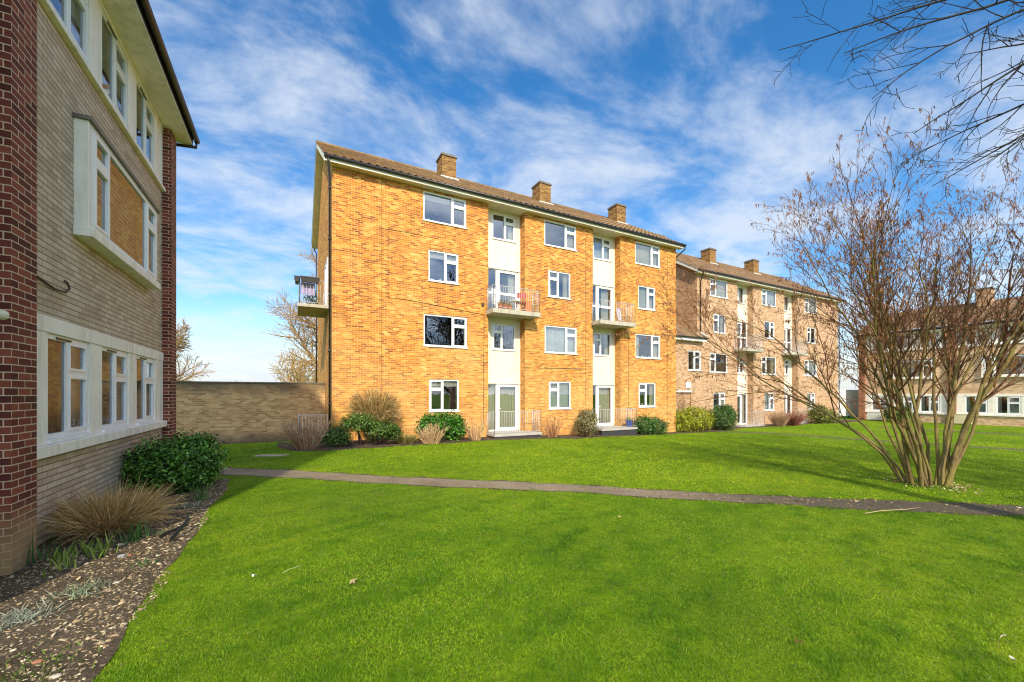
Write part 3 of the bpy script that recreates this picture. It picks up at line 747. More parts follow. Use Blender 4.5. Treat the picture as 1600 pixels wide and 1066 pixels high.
sheet('path_verge', [[(a[0] + (b[0] - a[0]) * t, a[1] + (b[1] - a[1]) * t) for a, b in zip(e0, e1)] for t in (0, .5, 1)], 'soil_far', .002)
def path_side(x, y, m=0.0):        # inside the path strip?
    yf = np.interp(x, [p[0] for p in pf], [p[1] for p in pf]); yn = np.interp(x, [p[0] for p in pn], [p[1] for p in pn])
    return (y > yn + m) & (y < yf - m)
# near bed along the left block: straight clipped edge
E1 = [(-1.08 + .03 * math.sin(y * 2.3) + .015 * math.sin(y * 7.1), y) for y in [(-60 + 161 * i / 160) / 10 for i in range(161)]]
sheet('flower_bed', [[(-2.6 + (e[0] + 2.6) * t, e[1]) for e in E1] for t in (0, .2, .4, .6, .8, 1)], 'soil', .006)
# border at the foot of the main block and past it to the second block
BE = [(-.45, 15.3), (.0, 14.1), (.35, 13.8), (1.52, 13.98), (3.21, 14.4), (4.92, 14.75), (6.9, 15.35), (9.87, 15.4), (11.34, 15.0), (13.2, 15.4), (15.82, 15.5), (18.75, 15.9), (22.5, 16.2), (25.1, 16.4), (26.5, 17.0), (30, 16.7), (33.5, 16.6), (35, 17.0), (38, 16.1), (43.5, 16.6)]
be = [wob(p, 2, .05) for p in interp_line(BE, 8)]
def back_y(x): return 20.15 if x < 1.3 else (16.9 if x < 20.1 else 18.2)
sheet('border_soil', [[(p[0], p[1] + (max(back_y(p[0]), p[1] + .1) - p[1]) * t) for p in be] for t in (0, .33, .66, 1)], 'soil_far', .006)
# soil strip under the boundary wall
sheet('wall_foot_soil', [[(-5.4 + 5.6 * i / 12, y0 + .12 * math.sin(i * 1.3) * (1 - k)) for i in range(13)] for k, y0 in ((0, 18.75), (.5, 19.5), (1, 20.2))], 'soil_far', .008)
# narrow far paths crossing the lawn
def strip(name, P, wd, mat):
    P = interp_line(P, 10); rows = []
    for s_ in (-.5, .5):
        r = []
        for i, p in enumerate(P):
            a = Vector(P[max(i - 1, 0)]); b = Vector(P[min(i + 1, len(P) - 1)]); d = (b - a).normalized()
            r.append((p[0] - d.y * wd * s_, p[1] + d.x * wd * s_))
        rows.append(r)
    return sheet(name, rows, mat, .005)
strip('far_path', [(22.6, 17.0), (24.8, 14.1), (25.7, 8.9), (26.3, 6.5), (27.4, 2.5), (28, -4)], .8, 'path')
strip('side_path', [(35.9, 13.0), (36.1, 9.6), (36.4, 6.6), (36.6, 0)], 1.0, 'path')

# ------------------------------------------------------------------ grass
def vnoise(x, y, sc, seed):
    T = np.random.default_rng(seed).random((128, 128)); x = x * sc + 1000.3; y = y * sc + 1000.7
    i, j = np.floor(x).astype(int), np.floor(y).astype(int); f, g = x - i, y - j; f = f * f * (3 - 2 * f); g = g * g * (3 - 2 * g); m = 127
    return (T[i & m, j & m] * (1 - f) + T[(i + 1) & m, j & m] * f) * (1 - g) + (T[i & m, (j + 1) & m] * (1 - f) + T[(i + 1) & m, (j + 1) & m] * f) * g
def grass():
    N = 800000
    zf = np.exp(rng.uniform(math.log(1.25), math.log(36), N)); lat = zf * rng.uniform(-1.55, 1.5, N)
    X = lat * cY + zf * sY; Y = -lat * sY + zf * cY
    beY = np.interp(X, [p[0] for p in be], [p[1] for p in be])
    ua, va = X * .94 + Y * .34, -X * .34 + Y * .94
    clump = np.clip((vnoise(ua * .55, va * 1.3, 4.5, 1) * .60 + vnoise(X, Y, 12, 2) * .40 + vnoise(ua * .6, va, 1.1, 3) * .22 - .61) * 3.6, -1.1, 1.6)
    edge = -1.08 + .03 * np.sin(Y * 2.3) + .015 * np.sin(Y * 7.1)
    ok = ~path_side(X, Y, -.03 + .20 * rng.random(N) ** 2 + .09 * np.sin(X * 5.1) * np.sin(Y * 4.7 + 1) + .06 * np.sin(X * 13 + Y * 7)) & ~((X < edge) & (Y < 10.3)) & (X > -2.5)
    ok &= ~((X > -.45) & (Y > beY)) & ~((X < .3) & (Y > 18.75)) & (Y < 17) & (X < 44.5)
    base_d = np.hypot(X - 12.9, Y - 3.75); ok &= ~((base_d < .62) & (rng.random(N) < .9))
    bare = np.exp(-(((X - 1.3) / 1.6) ** 2 + ((Y - 7.2) / .6) ** 2))                      # worn strip beside the path
    ok &= rng.random(N) > bare * .45
    # small bare scrapes
    for bx, by, br in ((.51, 4.03, .07), (3.44, 1.16, .06), (4.6, 5.2, .08), (2.1, 5.0, .05), (6.0, 3.0, .06)):
        ok &= ~((np.hypot(X - bx, Y - by) < br) & (rng.random(N) < .9))
    X, Y, zf, clump, bare = X[ok], Y[ok], zf[ok], clump[ok], bare[ok]; n = len(X)
    tt = np.clip((1.6 - X) / 1.2, 0, 1) * np.clip((Y - 16.9) / 3, 0, 1)
    Z = -1.75 - .027 * np.clip(X, 0, 22) - .28 * tt * tt * (3 - 2 * tt)
    base = np.stack([X, Y, Z - .004], 1)
    lean = rng.normal(size=(n, 3)) * np.array([.62, .62, 0]); lean[:, 2] = 1
    L = rng.uniform(.020, .044, n) * (1.05 + .45 * np.clip(clump, -.9, 1.4)) * np.clip(zf / 9, 1, 1.35)
    tall = rng.random(n) < .04; L[tall] *= 1.5
    Wd = .0036 * np.clip(zf / 3.0, .8, 6) ** .85
    t = np.clip(rng.random(n) * .5 + .31 - .44 * clump, 0, 1)[:, None]
    dark, midc, lite = np.array([.052, .172, .003]), np.array([.142, .302, .005]), np.array([.30, .41, .014])
    col = np.where(t < .5, dark + (midc - dark) * t * 2, midc + (lite - midc) * (t - .5) * 2)
    big = (.5 + .5 * np.sin(X * .55 + 1.2 * np.sin(Y * .4)) * np.sin(Y * .5 + .8))[:, None]
    pt = ((vnoise(X, Y, .55, 5) + .6 * vnoise(X, Y, 1.4, 6)) / 1.6 - .5)[:, None] * 2
    far_ = np.clip((zf - 6) / 8, 0, 1)[:, None]  # brighter light on the far lawn put into the blade tint
    col = col * (1 + .25 * (big - .5) + .35 * pt) + np.array([.05, .03, 0]) * np.clip(big * .7 + .8 * pt + .35 * far_, 0, 1.4)
    beyond = (Y > np.interp(X, [p[0] for p in pf], [p[1] for p in pf]))[:, None]      # tree shade on the near lawn put into blade colour; yellower across the path
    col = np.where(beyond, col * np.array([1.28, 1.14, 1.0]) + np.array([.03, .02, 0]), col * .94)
    straw = (rng.random(n) < .03 + .3 * bare + .10 * np.clip(pt[:, 0], 0, 1) + .06 * np.clip(-clump, 0, 1))[:, None]
    col = np.where(straw, np.array([.26, .22, .085]), col) * (1 + .12 * rng.normal(size=(n, 1)))
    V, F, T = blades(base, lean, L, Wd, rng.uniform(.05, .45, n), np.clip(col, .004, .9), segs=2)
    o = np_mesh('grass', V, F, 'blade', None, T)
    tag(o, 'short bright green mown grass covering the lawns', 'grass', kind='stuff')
grass()

# chips and flints lying on the near bed
def chips():
    n = 17000
    X = rng.uniform(-2.5, -1.0, n); Y = 1.2 + 9.0 * rng.random(n) ** 1.25
    keep = (rng.random(n) < .4 + .75 * np.clip((X + 1.9) / .8, 0, 1) + .25 * (np.sin(X * 4) * np.sin(Y * 3) > .2)) & (X < -1.06 + .05 * np.sin(Y * 3))
    X, Y = X[keep], Y[keep]; n = len(X)
    s_ = rng.gamma(1.8, .0040, n) + .004
    Z = np.full(n, -1.742)
    yaw = rng.uniform(0, 6.28, n); asp = rng.uniform(.35, .9, n); th = s_ * rng.uniform(.12, .35, n)
    ring = []
    for k in range(6):
        a = k / 6 * 6.283 + rng.normal(size=n) * .22; r = s_ * rng.uniform(.7, 1.15, n)
        lx, ly = r * np.cos(a), r * np.sin(a) * asp
        ring.append((lx * np.cos(yaw) - ly * np.sin(yaw), lx * np.sin(yaw) + ly * np.cos(yaw)))
    tilt = rng.normal(size=(n, 2)) * .25
    rows = []
    for lv, sc in ((0, 1.0), (1, .72)):
        for lx, ly in ring:
            rows.append(np.stack([X + lx * sc, Y + ly * sc, Z + lv * th + tilt[:, 0] * lx + tilt[:, 1] * ly], 1))
    V = np.stack(rows, 1).reshape(-1, 3); off = (np.arange(n) * 12)[:, None]
    F = np.concatenate([off + np.array([[k, (k + 1) % 6, 6 + (k + 1) % 6, 6 + k]]) for k in range(6)] + [off + np.array([[6, 7, 8, 9]]), off + np.array([[6, 9, 10, 11]])], 0)
    col = pick([(.30, .225, .12), (.38, .30, .18), (.46, .39, .26), (.24, .165, .085), (.18, .125, .07), (.32, .235, .13), (.13, .095, .06), (.40, .32, .2), (.20, .15, .085)], n)
    o = np_mesh('bark_chips', V, F, 'chips', None, np.repeat(col, 12, 0)); tag(o, 'scattered bark chips and pale flints over the dark bed soil', 'mulch', kind='stuff')
chips()
def leaf_litter():
    n = 900
    t = rng.random(n); i = (t ** .7 * (len(pf) - 1)).astype(int)
    a = np.array(pf)[i]; b = np.array(pn)[np.minimum(i, len(pn) - 1)]; s_ = rng.random((n, 1))
    P2 = b + (a - b) * s_ + rng.normal(size=(n, 2)) * .12
    P = np.stack([P2[:, 0], P2[:, 1], -1.75 - .027 * np.clip(P2[:, 0], 0, 22) + .012], 1)
    N = rng.normal(size=(n, 3)) * .3; N[:, 2] = 1
    keep = (P[:, 0] > 5.8) | (rng.random(n) < .12)
    P, N = P[keep], N[keep]; n = len(P)
    V, F, T = leaf_quads(P, N, rng.uniform(.03, .075, n), .5, pick([(.40, .29, .16), (.30, .19, .09), (.50, .42, .27), (.2, .12, .06)], n))
    o = np_mesh('leaf_litter', V, F, 'chips', None, T); tag(o, 'dead brown leaves and twigs littering the path by the bare shrub', 'leaf litter', kind='stuff')
leaf_litter()

# ------------------------------------------------------------------ woody plants
def wander(p, d, L, n, wob_, up, R_, aim=None):
    pts = [p.copy()]; d = d.normalized()
    for i in range(n):
        if aim is not None: d = d.lerp(aim, .18 if i < 8 else .05).normalized()
        d = (d + Vector((R_.gauss(0, wob_), R_.gauss(0, wob_), R_.gauss(0, wob_) + up))).normalized()
        p = p + d * (L / n); pts.append(p.copy())
    return pts, d
def grow(mb_by_level, p, d, L, r, lev, spec, R_, tips, aim=None):
    sp = spec[lev]
    pts, dend = wander(p, d, L, sp['n'], sp['wob'], sp['up'], R_, aim)
    rr = [max(r * (1 - (1 - sp['taper']) * i / sp['n']), sp.get('rmin', .0012)) for i in range(sp['n'] + 1)]
    mb_by_level(lev).tube(pts, rr, sp['sides'], cap=False)
    if lev + 1 >= len(spec): tips.append((pts, rr)); return
    k = R_.randint(*sp['kids'])
    for j in range(k):
        t = sp['from'] + (1 - sp['from']) * (j + R_.random()) / k
        t = min(t, .999); i = int(t * sp['n']); f = t * sp['n'] - i
        q = pts[i].lerp(pts[i + 1], f); dd = (pts[i + 1] - pts[i]).normalized()
        ax = dd.cross(Vector((R_.gauss(0, 1), R_.gauss(0, 1), R_.gauss(0, 1)))).normalized()
        nd_ = Quaternion(ax, R(R_.uniform(*sp['ang']))) @ dd
        rk = rr[i] * R_.uniform(.45, .7)
        grow(mb_by_level, q, nd_, L * R_.uniform(*sp['len']) * (1.15 - .55 * t), rk, lev + 1, spec, R_, tips)
def bare_tree(loc, label, spec, stems, barkm, twigm, seed, split=1, group=None, name='bare_tree', catkins=0):
    R_ = random.Random(seed)
    root = empty(name, loc, label, 'tree' if name != 'bare_shrub' else 'shrub', group)
    tr, cr = MB(), MB(); tips = []
    sel = lambda lev: tr if lev < split else cr
    for q in stems: grow(sel, Vector(q[0]), Vector(q[1]), q[2], q[3], 0, spec, R_, tips, Vector(q[4]).normalized() if len(q) > 4 else None)
    tr.build('trunk', barkm, root, smooth=True, uv=False); cr.build('crown', twigm, root, smooth=True, uv=False)
    if catkins:
        P = []; 
        for pts, rr in tips:
            for q in pts[1:]:
                if q.z > 2.0 + R_.gauss(0, .5): P.append(q)
        P = [P[i] for i in R_.sample(range(len(P)), min(catkins, len(P)))]
        B = []
        for q in P:
            for _ in range(R_.choice((1, 1, 2, 3))): B.append((q.x + R_.gauss(0, .012), q.y + R_.gauss(0, .012), q.z))
        B = np.array(B); n = len(B)
        d = rng.normal(size=(n, 3)) * .22; d[:, 2] = -1
        L = rng.uniform(.04, .09, n); col = pick([(.38, .18, .08), (.46, .23, .08), (.28, .12, .075), (.23, .095, .085), (.44, .26, .10), (.33, .145, .07)], n, .2)
        cr_ = rng.random(n) < .5
        a = blades(B, d, L, rng.uniform(.010, .015, n), np.zeros(n), col, 2, .5)
        b = blades(B, d, L, rng.uniform(.010, .015, n), np.zeros(n), col, 2, .5)
        V, F, T = join([a, b]); o = np_mesh('catkins', V, F, 'catkin', root, T); o['kind'] = 'stuff'
    return root
# hazel: many stems fanning from one base
R1 = random.Random(5); st = []
HB = Vector((12.95, 3.75, 0))
# (heading across the view, heading into the view, upness, length, radius, base offset across)
across = Vector((cY, -sY, 0)); into = Vector((sY, cY, 0))
for k in range(19):
    th = R(-64 + 114 * (k + .5) / 19 + R1.gauss(0, 3)); q = abs(th)
    ph = R1.uniform(-1, 1) * (.75 - .35 * q); L = (6.9 - .75 * (q / 1.3) ** 2) * R1.uniform(.85, 1.04)
    p = across * (.42 * math.sin(th * 1.25) + R1.gauss(0, .06)) + into * (ph * .5 + R1.gauss(0, .05)) + Vector((0, 0, -.05))
    th0 = th * .27 + R1.gauss(0, .05)
    d0 = across * math.sin(th0) + into * math.sin(ph * .3) + Vector((0, 0, math.cos(th0)))
    aim = across * math.sin(th) + into * math.sin(ph) * .8 + Vector((0, 0, max(math.cos(th), .34)))
    st.append((tuple(p), tuple(d0), L, R1.uniform(.030, .047), tuple(aim)))
for o, th, r in ((.44, .16, .072), (.27, .05, .055), (-.40, -.30, .05)):
    p = across * o; d0 = across * math.sin(th) + Vector((0, 0, 1)); st.append((tuple(p), tuple(d0), 6.2, r, tuple(across * math.sin(th * 2) + Vector((0, 0, 1)))))
hz_spec = [dict(n=14, wob=.095, up=.015, taper=.16, sides=7, kids=(9, 11), ang=(14, 40), len=(.27, .46), **{'from': .27}),
           dict(n=6, wob=.08, up=.025, taper=.3, sides=5, kids=(5, 7), ang=(14, 40), len=(.34, .55), **{'from': .15}),
           dict(n=4, wob=.11, up=.03, taper=.4, sides=4, kids=(4, 5), ang=(18, 46), len=(.35, .6), rmin=.003, **{'from': .15}),
           dict(n=3, wob=.13, up=.02, taper=.5, sides=3, rmin=.0026)]
bare_tree((HB.x, HB.y, ground_z(HB.x)), 'multi stemmed bare hazel hung with brown catkins on the lawn at right', hz_spec, st, 'bark_hazel', 'twig_hazel', 11, 1, None, 'bare_shrub', 9500)
# pruned stubs and dry leaves round its foot
n = 420; a = rng.uniform(0, 6.28, n); r = .35 + .35 * np.abs(rng.normal(size=n))
P = np.stack([HB.x + r * np.cos(a), HB.y + r * np.sin(a), np.full(n, ground_z(HB.x) + .03)], 1); N = rng.normal(size=(n, 3)) * .5; N[:, 2] = 1
V, F, T = leaf_quads(P, N, rng.uniform(.03, .07, n), .5, pick([(.45, .34, .18), (.55, .43, .26), (.3, .2, .1)], n)); o = np_mesh('fallen_leaves', V, F, 'chips', None, T); tag(o, 'pale dry leaves heaped round the foot of the bare hazel', 'leaf litter', kind='stuff')

# overhanging tree: trunk stands outside the frame to the right, boughs reach over the lawn
tx, ty = cam_xy(8.6, 4.7)
def rel(px, py, depth):                  # a point the bough passes through, relative to the tree's foot
    r = (px - 800) / 640 * depth; x, y = cam_xy(r, depth); return Vector((x - tx, y - ty, (615 - py) / 640 * depth + 1.9))
root = empty('overhanging_tree', (tx, ty, -1.9), 'dark bare tree whose boughs reach in over the upper right corner', 'tree')
tr, cr = MB(), MB(); tips = []; R2 = random.Random(21)
tr.tube([(0, 0, -.2), (.05, 0, 1.2), (.0, .05, 3.0), (-.05, .1, 5.0), (-.02, .15, 7.0), (.1, .2, 9.0), (.1, .2, 10.5)], [.30, .25, .23, .19, .15, .10, .04], 10)
twig = [dict(n=9, wob=.045, up=-.012, taper=.28, sides=5, kids=(7, 9), ang=(22, 55), len=(.22, .42), **{'from': .12}), dict(n=5, wob=.10, up=-.01, taper=.4, sides=4, kids=(4, 6), ang=(25, 60), len=(.28, .5), rmin=.0032, **{'from': .2}), dict(n=3, wob=.16, up=.0, taper=.7, sides=4, rmin=.0028)]
boughs = [((1540, -20, 5.2), (1230, 60, 5.4), .022), ((1640, -30, 5.0), (1320, 118, 5.2), .026), ((1660, -10, 4.8), (1345, 140, 4.9), .022), ((1700, 40, 4.9), (1420, 190, 5.3), .026), ((1700, 120, 5.0), (1455, 232, 5.2), .024), ((1720, 160, 5.2), (1420, 270, 5.5), .024), ((1690, 60, 4.6), (1500, 85, 4.7), .02), ((1700, -60, 5.6), (1360, 20, 5.8), .022), ((1700, 150, 4.7), (1540, 250, 4.8), .018)]
for A_, B_, r in boughs:
    a, b = rel(*A_), rel(*B_)
    root_pt = Vector((0, .08, min(max(a.z + .8, 2.5), 8.5)))
    tr.tube([root_pt, root_pt.lerp(a, .5) + Vector((0, 0, .25)), a], [r * 2.6, r * 1.9, r * 1.05], 6)
    grow(lambda lev: cr, a, b - a, (b - a).length * 1.02, r * .70, 0, twig, R2, tips)
for k in range(5):                       # the rest of its crown, out of the picture
    h = 3.5 + 6.3 * k / 9; ang = 2.4 * k
    grow(lambda lev: tr if lev == 0 else cr, Vector((0, .1, h)), Vector((math.cos(ang) * .9 + .35, math.sin(ang) * .6 - .5, .35)), 3.4 - .12 * k, .06, 0, twig, R2, tips)
tr.build('trunk', 'bark_dark', root, smooth=True, uv=False); cr.build('crown', 'bark_dark', root, smooth=True, uv=False)

# bare trees beyond the wall
big = [dict(n=8, wob=.05, up=.03, taper=.35, sides=7, kids=(19, 21), ang=(28, 66), len=(.40, .60), **{'from': .14}), dict(n=6, wob=.10, up=.012, taper=.3, sides=5, kids=(10, 12), ang=(25, 55), len=(.36, .56), **{'from': .15}),
       dict(n=5, wob=.14, up=.01, taper=.35, sides=4, kids=(8, 10), ang=(25, 58), len=(.38, .62), rmin=.028, **{'from': .1}), dict(n=3, wob=.16, up=.01, taper=.6, sides=3, rmin=.021)]
def yard(r, f): x, y = cam_xy(r, f); return (x, y, ground_z(x) - .3)
bare_tree(yard(-23.6, 52), 'large spreading bare tree beyond the wall, beside the end of the golden block', big, [((0, 0, 0), (-.04, 0, 1), 17.5, .40)], 'bark_tan', 'bark_tan', 3, 1)
bare_tree(yard(-40.5, 46), 'smaller bare tree beyond the wall, nearest the left block', big, [((0, 0, 0), (.1, 0, 1), 9.2, .26)], 'bark_tan', 'bark_tan', 8, 1)
bare_tree((14.5, -6.0, -2.1), 'tall bare tree standing behind the viewpoint, mirrored in the block windows', big, [((0, 0, 0), (.03, .02, 1), 11.5, .26)], 'bark_dark', 'bark_dark', 6, 1)
scr = [dict(n=6, wob=.08, up=.03, taper=.35, sides=5, kids=(8, 10), ang=(22, 55), len=(.4, .6), **{'from': .12}), dict(n=5, wob=.12, up=.02, taper=.4, sides=4, kids=(7, 9), ang=(25, 55), len=(.4, .6), rmin=.028, **{'from': .15}), dict(n=3, wob=.15, up=.01, taper=.6, sides=3, rmin=.022)]
M['bark_gold'] = bark('golden_twig', (.30, .19, .07), (.50, .34, .14))
R3 = random.Random(4)
bare_tree(yard(-21.8, 45), 'low golden twiggy thicket beyond the wall beneath the large bare tree', scr, [((R3.uniform(-3, 2.5), R3.uniform(-1, 1), 0), (R3.uniform(-.5, .5), R3.uniform(-.3, .3), 1), R3.uniform(4.5, 6.5), .08) for _ in range(12)], 'bark_gold', 'bark_gold', 14, 1, None, 'bare_thicket')
bare_tree(yard(-42.5, 66), 'low far hedge of bare twigs showing just above the middle of the wall', scr, [((x * 1.1, R3.uniform(-.5, .5), 0), (R3.uniform(-.3, .3), 0, 1), R3.uniform(2.4, 3.4), .06) for x in range(-6, 7)], 'bark_gold', 'bark_gold', 15, 1, None, 'bare_thicket')

# ------------------------------------------------------------------ shrubs
def leafy(name, loc, label, lobes, n, size, aspect, cols, stems=0, stem_col=(.06, .045, .03), seed=0, up=.35, group=None, cat='shrub', inner=.55):
    """lobes = (x,y,z,rx,ry,rz) ellipsoids; leaves sit through the outer shell of each lobe in sprays"""
    root = empty(name, (loc[0], loc[1], ground_z(*loc)), label, cat, group)
    parts = []; tot = sum(l[3] * l[5] for l in lobes)
    for (x, y, z, rx, ry, rz) in lobes:
        k = max(30, int(n * rx * rz / tot)); ns = max(8, k // 9)
        d = rng.normal(size=(ns, 3)); d /= np.linalg.norm(d, axis=1, keepdims=True)
        rad = inner + (1 - inner) * rng.random(ns) ** .5 + .10 * np.sin(d[:, 0] * 7 + d[:, 2] * 5 + x * 3) + .09 * rng.normal(size=ns)
        c = d * rad[:, None] * np.array([rx, ry, rz]) + np.array([x, y, z])
        rep = np.repeat(np.arange(ns), 9)
        P = c[rep] + rng.normal(size=(len(rep), 3)) * size * .75
        N = d[rep] * .7 + rng.normal(size=(len(rep), 3)) * .55 + np.array([0, 0, up])
        keep = P[:, 2] > .02; P, N, rp = P[keep], N[keep], rep[keep]
        shade = (1 + .28 * rng.normal(size=ns))[rp][:, None]
        parts.append(leaf_quads(P, N, rng.uniform(.7, 1.25, len(P)) * size, aspect, np.clip(pick(cols, len(P)) * np.clip(shade, .5, 1.7), .003, .8)))
    V, F, T = join(parts); np_mesh('foliage', V, F, 'leaf', root, T)
    if stems:
        mb = MB(); Rs = random.Random(seed)
        for i in range(stems):
            l = lobes[i % len(lobes)]
            b = Vector((l[0] * .55 + Rs.uniform(-.12, .12), l[1] * .5 + Rs.uniform(-.08, .08), -.03)); e = Vector((l[0] + Rs.uniform(-.6, .6) * l[3], l[1] + Rs.uniform(-.5, .5) * l[4], l[2] + l[5] * .3))
            mid = b.lerp(e, .5) + Vector((Rs.uniform(-.1, .1), Rs.uniform(-.1, .1), .02))
            mb.tube([b, mid, e], [.028, .02, .008], 5)
        o = mb.build('stems', plain(name + '_stem', stem_col, .8, .2, 8), root, smooth=True, uv=False)
    return root
def stemmy(name, loc, label, n, w, h, cols, lean=.5, thick=.008, branch=2, droop=.0, d=None, cat='shrub', group=None, basew=.25, seeds=0):
    """a clump of dry upright stems with side twigs"""
    root = empty(name, (loc[0], loc[1], ground_z(*loc)), label, cat, group); d = d or w
    base = np.stack([rng.uniform(-1, 1, n) * w * basew, rng.uniform(-1, 1, n) * d * basew, np.zeros(n) - .02], 1)
    dr = np.stack([base[:, 0] / (w * basew + 1e-6) * lean + rng.normal(size=n) * .16, base[:, 1] / (d * basew + 1e-6) * lean + rng.normal(size=n) * .16, np.ones(n)], 1)
    L = h * rng.uniform(.55, 1.08, n); dr /= np.linalg.norm(dr, axis=1, keepdims=True)
    parts = [blades(base, dr, L, np.full(n, thick), np.full(n, droop), pick(cols, n), 3, .5), blades(base, dr, L, np.full(n, thick), np.full(n, droop), pick(cols, n), 3, .5)]
    for k in range(branch):
        m = n * 2; i = rng.integers(0, n, m); t = rng.uniform(.3, .95, m)[:, None]
        p = base[i] + dr[i] * L[i][:, None] * t; p[:, 2] -= (droop * L[i] * t[:, 0] ** 2)
        d2 = dr[i] + rng.normal(size=(m, 3)) * .42; d2[:, 2] = np.abs(d2[:, 2])
        parts.append(blades(p, d2, L[i] * rng.uniform(.14, .36, m), np.full(m, thick * .6), np.full(m, 0.), pick(cols, m), 2, .4))
    V, F, T = join(parts); np_mesh('stems', V, F, 'stem', root, T)
    if seeds:
        i = rng.integers(0, n, seeds); P = base[i] + dr[i] * (L[i] * rng.uniform(.8, 1.05, seeds))[:, None]
        V, F, T = leaf_quads(P + rng.normal(size=P.shape) * .02, rng.normal(size=P.shape), rng.uniform(.03, .06, seeds), .7, pick(cols, seeds, .25)); np_mesh('seed_heads', V, F, 'stem', root, T)['kind'] = 'stuff'
    return root
DG = [(.045, .14, .012), (.075, .20, .02), (.11, .26, .03), (.025, .075, .01), (.17, .33, .06)]
leafy('evergreen_shrub', (-1.78, 9.55), 'rounded dark evergreen shrub against the left block beside the path', [(-.35, -.1, .46, .42, .5, .44), (.22, -.1, .54, .40, .5, .40), (0, .35, .5, .5, .42, .44), (.05, -.40, .38, .48, .34, .36)], 15000, .07, .5, DG, 8, seed=1)
PG = [(.05, .12, .014), (.085, .175, .02), (.13, .22, .03), (.03, .07, .012), (.15, .23, .06)]
leafy('pieris_shrub', (2.2, 15.0), 'spreading dark evergreen shrub on bare twisted stems before the golden block', [(-.15, 0, .82, .58, .45, .26), (.62, -.05, .55, .55, .4, .22), (-.85, 0, .38, .42, .4, .32), (.98, .1, .42, .34, .3, .22)], 9000, .085, .4, PG, 9, (.03, .022, .018), 2, .8)
EG = [(.04, .15, .012), (.07, .22, .018), (.11, .28, .03), (.03, .10, .01)]
leafy('laurel_shrub', (5.25, 15.75), 'bright green broad leaved shrub under the ground floor window of the golden block', [(-.45, 0, .55, .5, .4, .42), (.2, 0, .72, .62, .4, .36), (.65, .1, .45, .4, .35, .42)], 6000, .12, .5, EG, 6, seed=3)
def twig_dome(name, loc, label, n, cz, rx, ry, rz, cols, thick):
    root = empty(name, (loc[0], loc[1], ground_z(*loc)), label, 'shrub')
    d = rng.normal(size=(n, 3)); d /= np.linalg.norm(d, axis=1, keepdims=True); d[:, 2] = np.where(d[:, 2] < -.35, -d[:, 2], d[:, 2])
    tip = d * rng.uniform(.72, 1.0, n)[:, None] * np.array([rx, ry, rz]) + np.array([0, 0, cz])
    base = np.stack([tip[:, 0] * .18, tip[:, 1] * .25, np.zeros(n) - .02], 1) + rng.normal(size=(n, 3)) * np.array([.03, .03, 0])
    mid = base * .35 + tip * .65; mid[:, :2] *= .8
    P1 = [blades(a, b - a, np.linalg.norm(b - a, axis=1), np.full(n, w_), np.full(n, 0.), pick(cols, n), 2, .7) for a, b, w_ in ((base, mid, thick * 1.5), (base, mid, thick * 1.5), (mid, tip, thick), (mid, tip, thick))]
    for k in range(4):
        i = rng.integers(0, n, n * 2); t = rng.uniform(.1, .9, n * 2)[:, None]; p = mid[i] * (1 - t) + tip[i] * t
        q = p + (d[i] + rng.normal(size=p.shape) * .6) * rng.uniform(.08, .24, (n * 2, 1))
        e = (q - np.array([0, 0, cz])) / np.array([rx, ry, rz]); q = np.where((np.linalg.norm(e, axis=1) > 1.06)[:, None], np.array([0, 0, cz]) + e / np.linalg.norm(e, axis=1, keepdims=True) * np.array([rx, ry, rz]) * 1.05, q)
        P1.append(blades(p, q - p, np.linalg.norm(q - p, axis=1), np.full(n * 2, thick * .75), np.full(n * 2, 0.), pick(cols, n * 2), 2, .5))
    V, F, T = join(P1); np_mesh('stems', V, F, 'stem', root, T)
twig_dome('twiggy_shrub', (2.75, 16.1), 'tall dome of bare olive brown twigs against the golden brick wall', 330, 1.32, 1.08, .62, .74, [(.30, .20, .07), (.40, .27, .10), (.20, .13, .05), (.48, .35, .16)], .016)
stemmy('dry_shrub', (.42, 14.55), 'clump of dry reddish brown stems at the left corner of the golden block', 150, 1.3, .95, [(.40, .23, .13), (.50, .32, .18), (.30, .17, .10), (.56, .42, .28)], .55, .022, 2, 0, 1.0, basew=.2, seeds=90)
stemmy('dry_shrub', (4.62, 14.95), 'dry tan stems standing in front of the bright green shrub', 110, 1.1, .75, [(.52, .34, .18), (.60, .43, .25), (.42, .27, .15)], .5, .02, 2, 0, .7, basew=.25, seeds=60)
stemmy('dry_shrub', (6.65, 15.55), 'dry tan stems just left of the first doorstep railing', 60, .8, .85, [(.52, .34, .18), (.60, .43, .25), (.40, .25, .14)], .5, .02, 2, 0, .6, basew=.22, seeds=40)
stemmy('ornamental_grass', (3.72, 15.3), 'small tuft of olive and straw grass between two evergreen shrubs', 420, .8, .55, [(.26, .22, .06), (.42, .33, .13), (.16, .17, .04)], .7, .016, 0, .25, .7, 'grass clump', basew=.28)
stemmy('dry_shrub', (10.75, 15.95), 'sparse rusty red branching shrub between the two doorsteps', 34, 1.1, 1.0, [(.42, .19, .10), (.50, .27, .15), (.32, .15, .09)], .55, .026, 3, 0, .6, basew=.16, seeds=50)
leafy('variegated_shrub', (12.55, 15.72), 'upright speckled cream and green shrub left of the second doorstep', [(0, 0, .65, .56, .5, .62), (.1, 0, .95, .42, .4, .32)], 5000, .08, .45, [(.16, .17, .06), (.30, .27, .12), (.09, .11, .03), (.42, .36, .2), (.22, .16, .07)], 6, (.25, .17, .09), 4)
leafy('low_shrub', (17.3, 16.1), 'low spreading dark green shrub right of the second doorstep', [(-.55, 0, .5, .6, .5, .48), (.35, 0, .4, .75, .5, .42)], 6000, .11, .38, [(.05, .13, .02), (.08, .18, .03), (.13, .24, .05), (.03, .08, .015)], 5, seed=5)
